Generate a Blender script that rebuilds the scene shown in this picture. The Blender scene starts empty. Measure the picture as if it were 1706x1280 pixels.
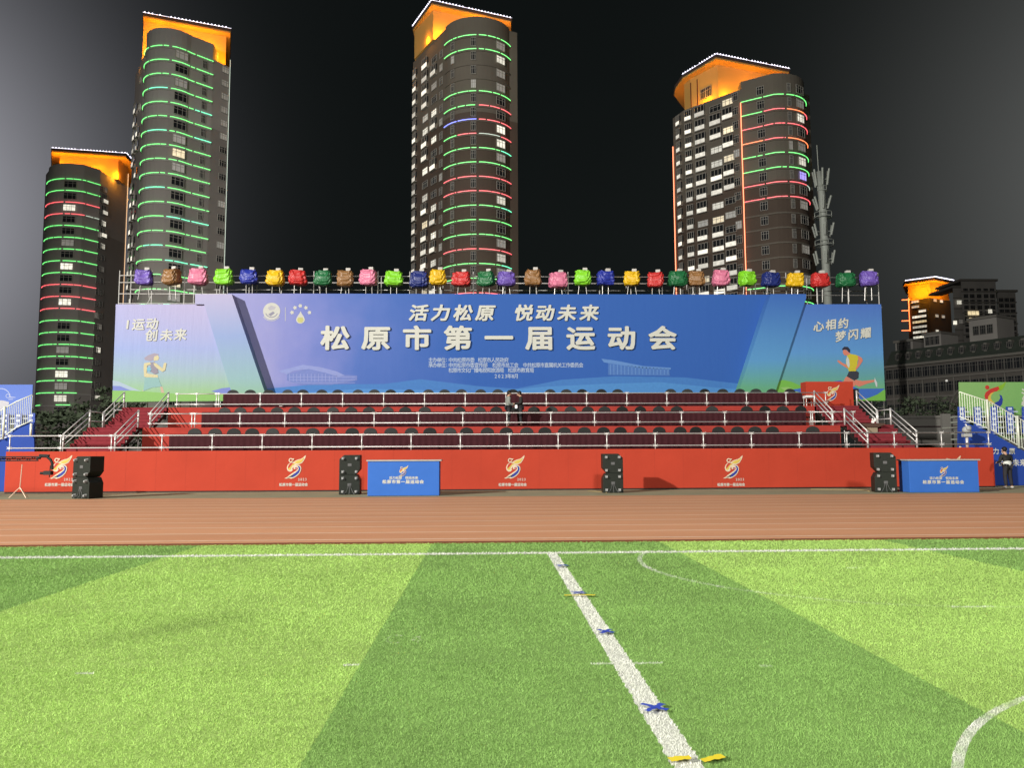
import bpy, bmesh, math, random
import numpy as np
from mathutils import Vector, Matrix, noise as mnoise
R = random.Random(7)
SC = bpy.context.scene
COL = SC.collection
rad = math.radians

# ------------------------------------------------------------------ camera
F = 1282.0; YAW = rad(1.9); PIT = rad(5.03); ROLL = 0.0045; CH = 1.6
_f = Vector((math.sin(YAW)*math.cos(PIT), math.cos(YAW)*math.cos(PIT), math.sin(PIT)))
_r = Vector((math.cos(YAW), -math.sin(YAW), 0)); _u = _r.cross(_f)
_c, _s = math.cos(ROLL), math.sin(ROLL)
_r, _u = _c*_r - _s*_u, _s*_r + _c*_u
cam = bpy.data.cameras.new('camera'); cam_o = bpy.data.objects.new('camera', cam); COL.objects.link(cam_o)
cam_o.matrix_world = Matrix(((_r.x, _u.x, -_f.x, 0), (_r.y, _u.y, -_f.y, 0), (_r.z, _u.z, -_f.z, CH), (0, 0, 0, 1)))
cam.sensor_fit = 'HORIZONTAL'; cam.sensor_width = 36.0; cam.lens = 36.0*F/1706.0
cam.clip_start = 0.1; cam.clip_end = 5000
SC.camera = cam_o

def at(px, py, Y):
    d = F*_f + (px-853)*_r - (py-640)*_u
    t = Y/d.y
    return Vector((d.x*t, Y, CH + d.z*t))
def gr(px, py, z=0.0):
    d = F*_f + (px-853)*_r - (py-640)*_u
    t = (z-CH)/d.z
    return (d.x*t, d.y*t)
AXROW = 752   # picture row at which a column was read (upright edges lean a little in a picture taken looking up)
def ax(px, Y): return at(px, AXROW, Y).x
def az(py, Y, px=853): return at(px, py, Y).z

# ------------------------------------------------------------------ night sky
W = bpy.data.worlds.new('World'); SC.world = W; W.use_nodes = True
def build_world():
    nt = W.node_tree; N = nt.nodes; L = nt.links
    bg = N['Background']
    tc = N.new('ShaderNodeTexCoord')
    nrm = N.new('ShaderNodeVectorMath'); nrm.operation = 'NORMALIZE'
    L.new(tc.outputs['Generated'], nrm.inputs[0])
    def glow(d, power, col):
        dd = Vector(d).normalized()
        dt = N.new('ShaderNodeVectorMath'); dt.operation = 'DOT_PRODUCT'
        L.new(nrm.outputs[0], dt.inputs[0]); dt.inputs[1].default_value = dd
        mx = N.new('ShaderNodeMath'); mx.operation = 'MAXIMUM'; L.new(dt.outputs['Value'], mx.inputs[0]); mx.inputs[1].default_value = 0
        pw = N.new('ShaderNodeMath'); pw.operation = 'POWER'; L.new(mx.outputs[0], pw.inputs[0]); pw.inputs[1].default_value = power
        sc = N.new('ShaderNodeVectorMath'); sc.operation = 'SCALE'; sc.inputs[0].default_value = col
        L.new(pw.outputs[0], sc.inputs['Scale'])
        return sc.outputs[0]
    ns = N.new('ShaderNodeTexNoise'); ns.inputs['Scale'].default_value = 2.2; ns.inputs['Detail'].default_value = 3
    L.new(nrm.outputs[0], ns.inputs['Vector'])
    base = N.new('ShaderNodeMixRGB'); base.inputs[1].default_value = SKY_A; base.inputs[2].default_value = SKY_B
    L.new(ns.outputs[0], base.inputs[0])
    out = base.outputs[0]
    for g in SKY_GLOWS:
        ad = N.new('ShaderNodeVectorMath'); ad.operation = 'ADD'
        L.new(out, ad.inputs[0]); L.new(glow(*g), ad.inputs[1]); out = ad.outputs[0]
    L.new(out, bg.inputs['Color']); bg.inputs['Strength'].default_value = 1.0
SKY_A = (0.0025, 0.0035, 0.0035, 1); SKY_B = (0.0055, 0.007, 0.007, 1)
SKY_GLOWS = [((-0.66, 0.72, 0.24), 40, (0.45, 0.45, 0.50)), ((0.75, 0.66, 0.26), 28, (0.125, 0.128, 0.124)),
             ((0.2, 1.0, -0.02), 10, (0.004, 0.0048, 0.0045))]
build_world()

# ------------------------------------------------------------------ stadium floodlighting: left mast, plus an added fill lamp behind the camera
def flood_or_fill(loc, aim, watts, col, size, ang):
    l = bpy.data.lights.new('floodlight_or_fill', 'SPOT'); l.energy = watts; l.color = col
    l.shadow_soft_size = size; l.spot_size = rad(ang); l.spot_blend = 0.6
    o = bpy.data.objects.new('floodlight_or_fill', l); COL.objects.link(o); o.location = loc
    o.rotation_euler = (Vector(aim)-Vector(loc)).to_track_quat('-Z', 'Y').to_euler()
flood_or_fill((-72, -40, 38.5), (2, 30, 0), 830000, (1.0, 0.97, 0.90), 1.0, 135)
flood_or_fill((5, -54, 40), (2, 22, 0), 215000, (1.0, 0.97, 0.92), 3.0, 100)  # added fill lamp on the camera axis, its shadows hidden behind objects
SC.view_settings.view_transform = 'Standard'; SC.view_settings.look = 'None'
SC.view_settings.exposure = 0.0; SC.view_settings.gamma = 1.0

# ------------------------------------------------------------------ materials
def lin1(c):
    c /= 255.0
    return c/12.92 if c <= 0.04045 else ((c+0.055)/1.055)**2.4
def V(r, g, b, k=0.54): return (lin1(r)*k, lin1(g)*k, lin1(b)*k, 1)
MATS = {}
def mat(name, col, rough=0.6, metal=0.0, var=0.12, scale=6.0, bump=0.0, bscale=40.0, emit=None, estr=0.0, spec=0.22, vec=None):
    if name in MATS: return MATS[name]
    m = bpy.data.materials.new(name); m.use_nodes = True; nt = m.node_tree; N = nt.nodes; L = nt.links
    b = N['Principled BSDF']; b.inputs['Roughness'].default_value = rough; b.inputs['Metallic'].default_value = metal
    b.inputs['Specular IOR Level'].default_value = spec
    tc = N.new('ShaderNodeTexCoord'); src = tc.outputs['Object']
    if vec:
        mp = N.new('ShaderNodeMapping'); mp.inputs['Scale'].default_value = vec; L.new(src, mp.inputs[0]); src = mp.outputs[0]
    ns = N.new('ShaderNodeTexNoise'); ns.inputs['Scale'].default_value = scale; ns.inputs['Detail'].default_value = 4
    L.new(src, ns.inputs['Vector'])
    mx = N.new('ShaderNodeMixRGB')
    c = col if len(col) == 4 else (*col, 1)
    mx.inputs[1].default_value = tuple(x*(1-var) for x in c[:3])+(1,); mx.inputs[2].default_value = tuple(min(1, x*(1+var)) for x in c[:3])+(1,)
    L.new(ns.outputs[0], mx.inputs[0]); L.new(mx.outputs[0], b.inputs['Base Color'])
    if bump:
        n2 = N.new('ShaderNodeTexNoise'); n2.inputs['Scale'].default_value = bscale; n2.inputs['Detail'].default_value = 5
        L.new(src, n2.inputs['Vector'])
        bp = N.new('ShaderNodeBump'); bp.inputs['Strength'].default_value = bump; bp.inputs['Distance'].default_value = 0.05
        L.new(n2.outputs[0], bp.inputs['Height']); L.new(bp.outputs[0], b.inputs['Normal'])
    if emit:
        b.inputs['Emission Color'].default_value = (*emit, 1); b.inputs['Emission Strength'].default_value = estr
    MATS[name] = m
    return m

def banner(name, stops_x, stops_z, wz, bump=0.008):
    """printed cloth: a horizontal and a vertical colour ramp, mixed by height; left pieces hold painted glare wash"""
    m = bpy.data.materials.new(name); m.use_nodes = True; nt = m.node_tree; N = nt.nodes; L = nt.links
    b = N['Principled BSDF']; b.inputs['Roughness'].default_value = 0.55; b.inputs['Specular IOR Level'].default_value = 0.06
    tc = N.new('ShaderNodeTexCoord'); sp = N.new('ShaderNodeSeparateXYZ'); L.new(tc.outputs['Generated'], sp.inputs[0])
    ns = N.new('ShaderNodeTexNoise'); ns.inputs['Scale'].default_value = 0.35; ns.inputs['Detail'].default_value = 3
    L.new(tc.outputs['Object'], ns.inputs['Vector'])
    def ramp(src, stops, jit):
        ad = N.new('ShaderNodeMath'); ad.operation = 'MULTIPLY_ADD'; L.new(ns.outputs[0], ad.inputs[0]); ad.inputs[1].default_value = jit
        L.new(src, ad.inputs[2])
        sb = N.new('ShaderNodeMath'); sb.operation = 'SUBTRACT'; L.new(ad.outputs[0], sb.inputs[0]); sb.inputs[1].default_value = jit*0.5
        r = N.new('ShaderNodeValToRGB'); L.new(sb.outputs[0], r.inputs[0])
        el = r.color_ramp.elements
        while len(el) < len(stops): el.new(0.5)
        for e, (p, c) in zip(el, stops): e.position = p; e.color = V(*c, 0.6)
        return r.outputs[0]
    cx = ramp(sp.outputs['X'], stops_x, 0.22); cz = ramp(sp.outputs['Z'], stops_z, 0.08)
    w = N.new('ShaderNodeValToRGB'); L.new(sp.outputs['Z'], w.inputs[0])
    for e, (p, v) in zip(w.color_ramp.elements, wz): e.position = p; e.color = (v, v, v, 1)
    mx = N.new('ShaderNodeMixRGB'); L.new(w.outputs[0], mx.inputs[0]); L.new(cx, mx.inputs[1]); L.new(cz, mx.inputs[2])
    L.new(mx.outputs[0], b.inputs['Base Color'])
    n2 = N.new('ShaderNodeTexNoise'); n2.inputs['Scale'].default_value = 1.1; n2.inputs['Detail'].default_value = 4
    mp = N.new('ShaderNodeMapping'); mp.inputs['Scale'].default_value = (3.0, 1, 0.35); L.new(tc.outputs['Object'], mp.inputs[0]); L.new(mp.outputs[0], n2.inputs['Vector'])
    bp = N.new('ShaderNodeBump'); bp.inputs['Strength'].default_value = bump*10; bp.inputs['Distance'].default_value = 0.12
    L.new(n2.outputs[0], bp.inputs['Height']); L.new(bp.outputs[0], b.inputs['Normal'])
    return m

def glowmat(name, col, s):
    if name in MATS: return MATS[name]
    m = bpy.data.materials.new(name); m.use_nodes = True; b = m.node_tree.nodes['Principled BSDF']
    b.inputs['Base Color'].default_value = (0.6, 0.6, 0.6, 1)
    b.inputs['Emission Color'].default_value = (*col, 1); b.inputs['Emission Strength'].default_value = s
    MATS[name] = m
    return m

def randglow(name, col, s):
    """a lit pane: each window has its own brightness, curtains and blinds make it uneven"""
    m = glowmat(name, col, s); nt = m.node_tree; N = nt.nodes; L = nt.links; b = N['Principled BSDF']
    oi = N.new('ShaderNodeObjectInfo'); tc = N.new('ShaderNodeTexCoord')
    ns = N.new('ShaderNodeTexNoise'); ns.inputs['Scale'].default_value = 1.6; ns.inputs['Detail'].default_value = 2
    ad = N.new('ShaderNodeVectorMath'); ad.operation = 'ADD'; L.new(tc.outputs['Object'], ad.inputs[0]); L.new(oi.outputs['Location'], ad.inputs[1]); L.new(ad.outputs[0], ns.inputs['Vector'])
    a = N.new('ShaderNodeMath'); a.operation = 'MULTIPLY_ADD'; L.new(oi.outputs['Random'], a.inputs[0]); a.inputs[1].default_value = 0.8*s; a.inputs[2].default_value = 0.3*s
    c = N.new('ShaderNodeMath'); c.operation = 'MULTIPLY_ADD'; L.new(ns.outputs[0], c.inputs[0]); c.inputs[1].default_value = 1.6; c.inputs[2].default_value = 0.2
    d = N.new('ShaderNodeMath'); d.operation = 'MULTIPLY'; L.new(a.outputs[0], d.inputs[0]); L.new(c.outputs[0], d.inputs[1]); L.new(d.outputs[0], b.inputs['Emission Strength'])
    return m

# ------------------------------------------------------------------ object helpers
BASE = {}
def thing(name, label, cat, loc=(0, 0, 0), rz=0.0, group=None):
    o = bpy.data.objects.new(name, None); COL.objects.link(o); o.location = loc; o.rotation_euler = (0, 0, rz)
    o.empty_display_size = 0.2
    o['label'] = label; o['category'] = cat
    if group: o['group'] = group
    BASE[o.name] = Vector(loc)
    return o
def tag(o, label, cat, group=None):
    o['label'] = label; o['category'] = cat
    if group: o['group'] = group
    return o
def dup(root, loc, rz=0.0, label=None):
    r = root.copy(); COL.objects.link(r); r.location = loc; r.rotation_euler = (0, 0, rz); BASE[r.name] = Vector(loc)
    if label: r['label'] = label
    for ch in list(root.children):
        c = ch.copy(); COL.objects.link(c); c.parent = r
        for g in list(ch.children):
            d = g.copy(); COL.objects.link(d); d.parent = c
    return r

class MB:
    def __init__(s): s.v = []; s.f = []; s.m = []
    def add(s, vs, fs, mi=0):
        n = len(s.v); s.v += [tuple(v) for v in vs]; s.f += [tuple(i+n for i in f) for f in fs]; s.m += [mi]*len(fs); return s
    def box(s, x0, x1, y0, y1, z0, z1, mi=0):
        return s.add([(x0, y0, z0), (x1, y0, z0), (x1, y1, z0), (x0, y1, z0), (x0, y0, z1), (x1, y0, z1), (x1, y1, z1), (x0, y1, z1)],
                     [(0, 3, 2, 1), (4, 5, 6, 7), (0, 1, 5, 4), (1, 2, 6, 5), (2, 3, 7, 6), (3, 0, 4, 7)], mi)
    def tube(s, pts, r, n=8, mi=0, r2=None, closed=False):
        pts = [Vector(p) for p in pts]; k = len(pts); vs = []; fs = []
        for i, p in enumerate(pts):
            a = pts[i-1] if (i or closed) else p; b = pts[(i+1) % k] if (i < k-1 or closed) else p
            t = (b-a).normalized(); up = Vector((0, 0, 1)) if abs(t.z) < 0.9 else Vector((1, 0, 0))
            e1 = t.cross(up).normalized(); e2 = t.cross(e1)
            rr = r if r2 is None else r + (r2-r)*i/(k-1)
            vs += [p + e1*rr*math.cos(2*math.pi*j/n) + e2*rr*math.sin(2*math.pi*j/n) for j in range(n)]
        for i in range(k if closed else k-1):
            for j in range(n):
                a = i*n; b = ((i+1) % k)*n
                fs.append((a+j, a+(j+1) % n, b+(j+1) % n, b+j))
        if not closed: fs += [tuple(range(n))[::-1], tuple(range((k-1)*n, k*n))]
        return s.add(vs, fs, mi)
    def prism_xz(s, poly, y0, y1, mi=0):
        n = len(poly)
        ar = sum(poly[i][0]*poly[(i+1) % n][1]-poly[(i+1) % n][0]*poly[i][1] for i in range(n))
        if ar < 0: poly = poly[::-1]
        vs = [(x, y0, z) for x, z in poly] + [(x, y1, z) for x, z in poly]
        fs = [tuple(range(n)), tuple(range(n, 2*n))[::-1]] + [(i, i+n, (i+1) % n+n, (i+1) % n) for i in range(n)]
        return s.add(vs, fs, mi)
    def prism_yz(s, poly, x0, x1, mi=0):
        n = len(poly)
        ar = sum(poly[i][0]*poly[(i+1) % n][1]-poly[(i+1) % n][0]*poly[i][1] for i in range(n))
        if ar < 0: poly = poly[::-1]
        vs = [(x0, y, z) for y, z in poly] + [(x1, y, z) for y, z in poly]
        fs = [tuple(range(n))[::-1], tuple(range(n, 2*n))] + [(i, (i+1) % n, (i+1) % n+n, i+n) for i in range(n)]
        return s.add(vs, fs, mi)
    def prism_xy(s, poly, z0, z1, mi=0):
        n = len(poly)
        ar = sum(poly[i][0]*poly[(i+1) % n][1]-poly[(i+1) % n][0]*poly[i][1] for i in range(n))
        if ar < 0: poly = poly[::-1]
        vs = [(x, y, z0) for x, y in poly] + [(x, y, z1) for x, y in poly]
        fs = [tuple(range(n))[::-1], tuple(range(n, 2*n))] + [(i, (i+1) % n, (i+1) % n+n, i+n) for i in range(n)]
        return s.add(vs, fs, mi)
    def flat_xz(s, poly, y, mi=0):
        n = len(poly)
        ar = sum(poly[i][0]*poly[(i+1) % n][1]-poly[(i+1) % n][0]*poly[i][1] for i in range(n))
        if ar < 0: poly = poly[::-1]
        return s.add([(x, y, z) for x, z in poly], [tuple(range(n))], mi)
    def ball(s, c, r, mi=0, n=8, k=6):
        rx, ry, rz = r if isinstance(r, tuple) else (r, r, r)
        vs = [(c[0], c[1], c[2]-rz)]
        for i in range(1, k):
            t = math.pi*i/k
            vs += [(c[0]+rx*math.sin(t)*math.cos(2*math.pi*j/n), c[1]+ry*math.sin(t)*math.sin(2*math.pi*j/n), c[2]-rz*math.cos(t)) for j in range(n)]
        vs.append((c[0], c[1], c[2]+rz)); fs = [(0, 1+(j+1) % n, 1+j) for j in range(n)]
        for i in range(k-2):
            a = 1+i*n; b = a+n
            fs += [(a+j, a+(j+1) % n, b+(j+1) % n, b+j) for j in range(n)]
        a = 1+(k-2)*n; e = len(vs)-1
        fs += [(a+j, a+(j+1) % n, e) for j in range(n)]
        return s.add(vs, fs, mi)
    def mesh(s, name, mats, off=Vector((0, 0, 0)), smooth=False):
        me = bpy.data.meshes.new(name)
        me.from_pydata([(x-off.x, y-off.y, z-off.z) for x, y, z in s.v], [], s.f)
        for m in (mats if isinstance(mats, (list, tuple)) else [mats]): me.materials.append(m)
        me.polygons.foreach_set('material_index', s.m)
        if smooth: me.polygons.foreach_set('use_smooth', [True]*len(s.f))
        me.update()
        return me
    def build(s, name, mats, parent=None, smooth=False, bevel=0.0, local=False):
        off = BASE[parent.name] if (parent is not None and not local) else Vector((0, 0, 0))
        me = s.mesh(name, mats, off, smooth)
        return link(name, me, parent, off, bevel)
def link(name, me, parent=None, off=Vector((0, 0, 0)), bevel=0.0):
    o = bpy.data.objects.new(name, me); COL.objects.link(o)
    if parent is not None: o.parent = parent
    BASE[o.name] = Vector(off)
    if bevel:
        b = o.modifiers.new('bevel', 'BEVEL'); b.width = bevel; b.segments = 2; b.limit_method = 'ANGLE'
    return o
def struct(o): o['kind'] = 'structure'; return o

# lettering: every glyph placed in its em box -------------------------------------------------
_gc = {}
def glyph(ch, bold):
    k = (ch, bold)
    if k not in _gc:
        c = bpy.data.curves.new('glyph', 'FONT'); c.body = ch; c.resolution_u = 2
        o = bpy.data.objects.new('glyph', c); COL.objects.link(o)
        me = bpy.data.meshes.new_from_object(o.evaluated_get(bpy.context.evaluated_depsgraph_get()))
        vs = [(v.co.x, v.co.y) for v in me.vertices]; fs = [tuple(p.vertices) for p in me.polygons]
        bpy.data.objects.remove(o); bpy.data.curves.remove(c); bpy.data.meshes.remove(me)
        asc = ord(ch) < 256
        w = (max(x for x, y in vs)-min(x for x, y in vs)) if vs else 0.5
        x0 = min(x for x, y in vs) if vs else 0
        _gc[k] = ([(x-(x0+w/2 if asc else 0.5), y-(0.345 if asc else 0.38)) for x, y in vs], fs)
    return _gc[k]
def letters(mb, items, w, h, y, thick=0.0, bold=0.0, shear=0.0, mi=0, tilt=0.0, mis=None):
    """items: (character, x, z); glyph em box w by h on the plane at y, raised by thick towards -Y"""
    nb = 1 if bold < 0.002 else (5 if bold < 0.02 else 9)
    for ch, x, z in items:
        if ch == ' ': continue
        vs, fs = glyph(ch, 0); n = len(vs)
        cnt = {}
        for f in fs:
            for i in range(len(f)):
                e = (f[i], f[(i+1) % len(f)]); cnt[e] = cnt.get(e, 0)+1
        side = [e for e in cnt if (e[1], e[0]) not in cnt]
        for q in range(nb):
            dx, dz = (0, 0) if q == 0 else (bold*w*math.cos(q*2*math.pi/(nb-1)+0.39), bold*h*math.sin(q*2*math.pi/(nb-1)+0.39))
            P = [(x+dx+gx*w+shear*gy*h, z+dz+gy*h+tilt*gx*w) for gx, gy in vs]
            yy = y-thick-0.0003*q
            mb.add([(p[0], yy, p[1]) for p in P], fs, mi)
            if thick:
                V2 = [(p[0], yy, p[1]) for p in P] + [(p[0], y, p[1]) for p in P]
                mb.add(V2, [(b, a_, a_+n, b+n) for a_, b in side], mi if mis is None else mis)
    return mb
def line_items(text, px0, px1, py, Y):
    n = len(text)
    return [(c, at(px0+(px1-px0)*i/max(1, n-1), py, Y).x, at(px0+(px1-px0)*i/max(1, n-1), py, Y).z) for i, c in enumerate(text)]

ORD = ('first second third fourth fifth sixth seventh eighth ninth tenth eleventh twelfth thirteenth fourteenth fifteenth sixteenth seventeenth '
       'eighteenth nineteenth twentieth twenty-first twenty-second twenty-third twenty-fourth twenty-fifth twenty-sixth twenty-seventh '
       'twenty-eighth twenty-ninth thirtieth thirty-first thirty-second thirty-third thirty-fourth').split()

# common materials
STEEL = mat('galvanised_steel', (0.55, 0.53, 0.51), 0.4, 0.35, 0.15, 12)
BLACK = mat('black_paint', (0.012, 0.013, 0.012), 0.55, 0, 0.3, 20, 0.2, 80)
WHITE = mat('white_print', V(228, 228, 215), 0.6, 0, 0.03)
WHITEP = mat('white_plastic', (0.62, 0.62, 0.6), 0.5)
RED = mat('red_cloth', V(206, 75, 53), 0.7, 0, 0.14, 0.5, 0.4, 1.4, spec=0.1)
REDC = mat('red_carpet', V(190, 72, 62), 0.9, 0, 0.2, 4, 0.1, 60, spec=0.1)
STAIRC = mat('dark_red_carpet', (0.16, 0.022, 0.028), 0.95, 0, 0.25, 5, 0.1, 60, spec=0.1)
MAROON = mat('maroon_cloth', (0.036, 0.008, 0.011), 0.85, 0, 0.25, 3, 0.3, 9, spec=0.15)
BLUE = mat('blue_cloth', V(62, 122, 218), 0.7, 0, 0.08, 1.5, 0.15, 4, spec=0.2)
DKBLUE = mat('blue_skirt_cloth', V(45, 80, 175), 0.75, 0, 0.12, 1.0, 0.15, 4, spec=0.2)
WOOD = mat('pale_wood', (0.24, 0.19, 0.13), 0.55, 0, 0.15, 8)
SKIN = mat('skin', (0.38, 0.22, 0.15), 0.55)
HAIR = mat('black_hair', (0.012, 0.01, 0.009), 0.5)

# ------------------------------------------------------------------ ground
def sheet(name, x0, x1, y0, y1, z, m):
    b = MB(); b.add([(x0, y0, z), (x1, y0, z), (x1, y1, z), (x0, y1, z)], [(0, 1, 2, 3)])
    return struct(b.build(name, m))
sheet('ground', -1500, 1500, -300, 2500, -0.012, mat('asphalt', (0.045, 0.045, 0.045), 0.9, 0, 0.3, 0.6, 0.3, 30))
sheet('pavement', -75, 75, 27.75, 33.5, -0.004, mat('grey_paving', V(142, 138, 112, 0.85), 0.85, 0, 0.25, 1.2, 0.2, 25))

def turf_material():
    m = bpy.data.materials.new('artificial_turf'); m.use_nodes = True; nt = m.node_tree; N = nt.nodes; L = nt.links
    b = N['Principled BSDF']; b.inputs['Roughness'].default_value = 0.75; b.inputs['Specular IOR Level'].default_value = 0.25
    tc = N.new('ShaderNodeTexCoord'); co = tc.outputs['Object']
    def nz(scale, det=3):
        n = N.new('ShaderNodeTexNoise'); n.inputs['Scale'].default_value = scale; n.inputs['Detail'].default_value = det; L.new(co, n.inputs['Vector']); return n.outputs[0]
    def mt(op, a, b_=None, c=None):
        n = N.new('ShaderNodeMath'); n.operation = op
        for i, v in enumerate((a, b_, c)):
            if v is None: continue
            if hasattr(v, 'links'): L.new(v, n.inputs[i])
            else: n.inputs[i].default_value = v
        return n.outputs[0]
    sp = N.new('ShaderNodeSeparateXYZ'); L.new(co, sp.inputs[0]); x0, y0 = sp.outputs['X'], sp.outputs['Y']
    j = mt('MULTIPLY_ADD', nz(22, 2), 0.05, -0.025)
    x = mt('ADD', x0, j); y = mt('ADD', y0, j)
    st = mt('GREATER_THAN', mt('FLOORED_MODULO', mt('ADD', x, 0.955), 7.96), 3.98)
    c1 = N.new('ShaderNodeMixRGB'); L.new(st, c1.inputs[0])
    c1.inputs[1].default_value = TURF_D; c1.inputs[2].default_value = TURF_L
    # fibre-scale and worn-patch variation of the pile's own colour
    k = mt('MULTIPLY', mt('MULTIPLY_ADD', nz(110, 2), 0.8, 0.6), mt('MULTIPLY_ADD', nz(9, 3), 0.4, 0.8))
    k = mt('MULTIPLY', k, mt('MULTIPLY_ADD', nz(0.7, 3), 0.5, 0.75))
    sc = N.new('ShaderNodeVectorMath'); sc.operation = 'SCALE'; L.new(c1.outputs[0], sc.inputs[0]); L.new(k, sc.inputs['Scale'])
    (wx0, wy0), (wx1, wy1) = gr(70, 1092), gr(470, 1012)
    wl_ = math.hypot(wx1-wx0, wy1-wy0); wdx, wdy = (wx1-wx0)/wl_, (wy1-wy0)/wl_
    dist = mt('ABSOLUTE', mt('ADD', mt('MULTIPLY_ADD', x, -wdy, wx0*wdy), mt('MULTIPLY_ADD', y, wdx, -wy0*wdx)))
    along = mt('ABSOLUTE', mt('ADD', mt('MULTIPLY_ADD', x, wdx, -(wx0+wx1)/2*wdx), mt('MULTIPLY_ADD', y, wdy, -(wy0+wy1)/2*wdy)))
    dark_streak = mt('MULTIPLY', mt('MAXIMUM', mt('MULTIPLY_ADD', dist, -2.6, 1.0), 0.0), mt('LESS_THAN', along, wl_/2))  # soft darker streak along a line segment, fading towards its ends
    sc2 = mt('MULTIPLY_ADD', mt('MULTIPLY', dark_streak, mt('MULTIPLY_ADD', along, -2.0/wl_, 1.0)), -0.26, 1.0)
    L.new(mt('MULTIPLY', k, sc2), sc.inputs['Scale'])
    def band(v, c, h): return mt('LESS_THAN', mt('ABSOLUTE', mt('SUBTRACT', v, c)), h)
    half = mt('MULTIPLY', band(x, 1.02, 0.078), mt('LESS_THAN', y, 12.3))
    touch = band(y, 12.28, 0.10)
    def circ(cx, cy, r, h):
        d = mt('SQRT', mt('ADD', mt('POWER', mt('ABSOLUTE', mt('SUBTRACT', x, cx)), 2.0), mt('POWER', mt('ABSOLUTE', mt('SUBTRACT', y, cy)), 2.0)))
        return band(d, r, h)
    fade1 = mt('MULTIPLY', mt('MULTIPLY', mt('LESS_THAN', y, 12.28), mt('LESS_THAN', x, 9.0)), mt('MAXIMUM', mt('MULTIPLY_ADD', nz(2.2, 4), 1.6, -0.35), 0.12))
    fade1 = mt('MULTIPLY', fade1, mt('MINIMUM', mt('MAXIMUM', mt('MULTIPLY_ADD', x, -0.4, 1.9), 0.2), 1.0))
    a1 = mt('MULTIPLY', circ(5.3, 10.9, 3.1, 0.035), fade1)
    a2 = mt('MULTIPLY', circ(5.0, 2.28, 3.12, 0.028), mt('MAXIMUM', mt('MULTIPLY_ADD', nz(5, 4), 2.4, -0.55), 0.1))
    tot = mt('MAXIMUM', mt('MAXIMUM', half, touch), mt('MAXIMUM', a1, a2))
    for (pa, pb, py, s) in ((985, 1105, 1108, 0.55), (1266, 1286, 1112, 0.25), (126, 156, 1124, 0.7), (572, 598, 1110, 0.75), (1410, 1440, 948, 0.5), (1586, 1660, 1013, 0.6)):
        (xa, ya), (xb, _) = gr(pa, py), gr(pb, py)
        tot = mt('MAXIMUM', tot, mt('MULTIPLY', mt('MULTIPLY', band(y, ya, 0.022), band(x, (xa+xb)/2, (xb-xa)/2)), s))
    tot = mt('MINIMUM', mt('MULTIPLY', tot, mt('MULTIPLY_ADD', nz(45, 3), 0.5, 0.72)), 1.0)
    mx = N.new('ShaderNodeMixRGB'); L.new(tot, mx.inputs[0]); L.new(sc.outputs[0], mx.inputs[1]); mx.inputs[2].default_value = (0.70, 0.71, 0.64, 1)
    L.new(mx.outputs[0], b.inputs['Base Color'])
    bp = N.new('ShaderNodeBump'); bp.inputs['Strength'].default_value = 0.35; bp.inputs['Distance'].default_value = 0.02
    L.new(mt('ADD', nz(140, 2), nz(40, 2)), bp.inputs['Height']); L.new(bp.outputs[0], b.inputs['Normal'])
    tr = N.new('ShaderNodeBsdfTranslucent'); L.new(mx.outputs[0], tr.inputs['Color']); ms = N.new('ShaderNodeMixShader'); ms.inputs[0].default_value = 0.3
    L.new(b.outputs[0], ms.inputs[1]); L.new(tr.outputs[0], ms.inputs[2]); L.new(ms.outputs[0], N['Material Output'].inputs['Surface'])
    return m
TURF_D = V(141, 180, 98, 0.86); TURF_L = V(180, 216, 117, 0.80)
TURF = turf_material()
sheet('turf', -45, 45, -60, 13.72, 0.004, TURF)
def grass():
    rng = np.random.default_rng(3); P = []
    # pile of the artificial turf where single fibres can be told apart, thinning with distance
    for (ya, yb, dens) in ((3.2, 4.5, 13000), (4.5, 6.0, 9500), (6.0, 8.0, 5000), (8.0, 10.5, 2600), (10.5, 13.7, 1300)):
        w0 = yb*0.74+1.0; n = int(dens*(yb-ya)*2*w0)
        P.append(np.stack([rng.uniform(-w0+0.2, w0+0.6, n), rng.uniform(ya, yb, n)], 1))
    P = np.concatenate(P); n = len(P)
    a = rng.uniform(0, 2*np.pi, n); lean = rng.uniform(0.2, 1.0, n); la = rng.uniform(0, 2*np.pi, n)
    h = rng.uniform(0.009, 0.019, n)*np.clip(P[:, 1]/7.0, 0.85, 1.5); w = rng.uniform(0.0014, 0.0026, n)*np.clip(P[:, 1]/4.0, 1, 3.4)
    v = np.zeros((n, 3, 3), np.float32)
    v[:, 0, 0] = P[:, 0]-w*np.cos(a); v[:, 0, 1] = P[:, 1]-w*np.sin(a); v[:, 0, 2] = 0.004
    v[:, 1, 0] = P[:, 0]+w*np.cos(a); v[:, 1, 1] = P[:, 1]+w*np.sin(a); v[:, 1, 2] = 0.004
    v[:, 2, 0] = P[:, 0]+h*lean*np.cos(la); v[:, 2, 1] = P[:, 1]+h*lean*np.sin(la); v[:, 2, 2] = 0.004+h
    me = bpy.data.meshes.new('grass'); me.vertices.add(n*3); me.vertices.foreach_set('co', v.ravel())
    me.loops.add(n*3); me.loops.foreach_set('vertex_index', np.arange(n*3, dtype=np.int32))
    me.polygons.add(n); me.polygons.foreach_set('loop_start', np.arange(0, n*3, 3, dtype=np.int32))
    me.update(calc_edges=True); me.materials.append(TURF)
    o = link('grass', me); o['kind'] = 'stuff'; o['label'] = 'short green artificial turf pile with painted white lines'
grass()

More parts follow.
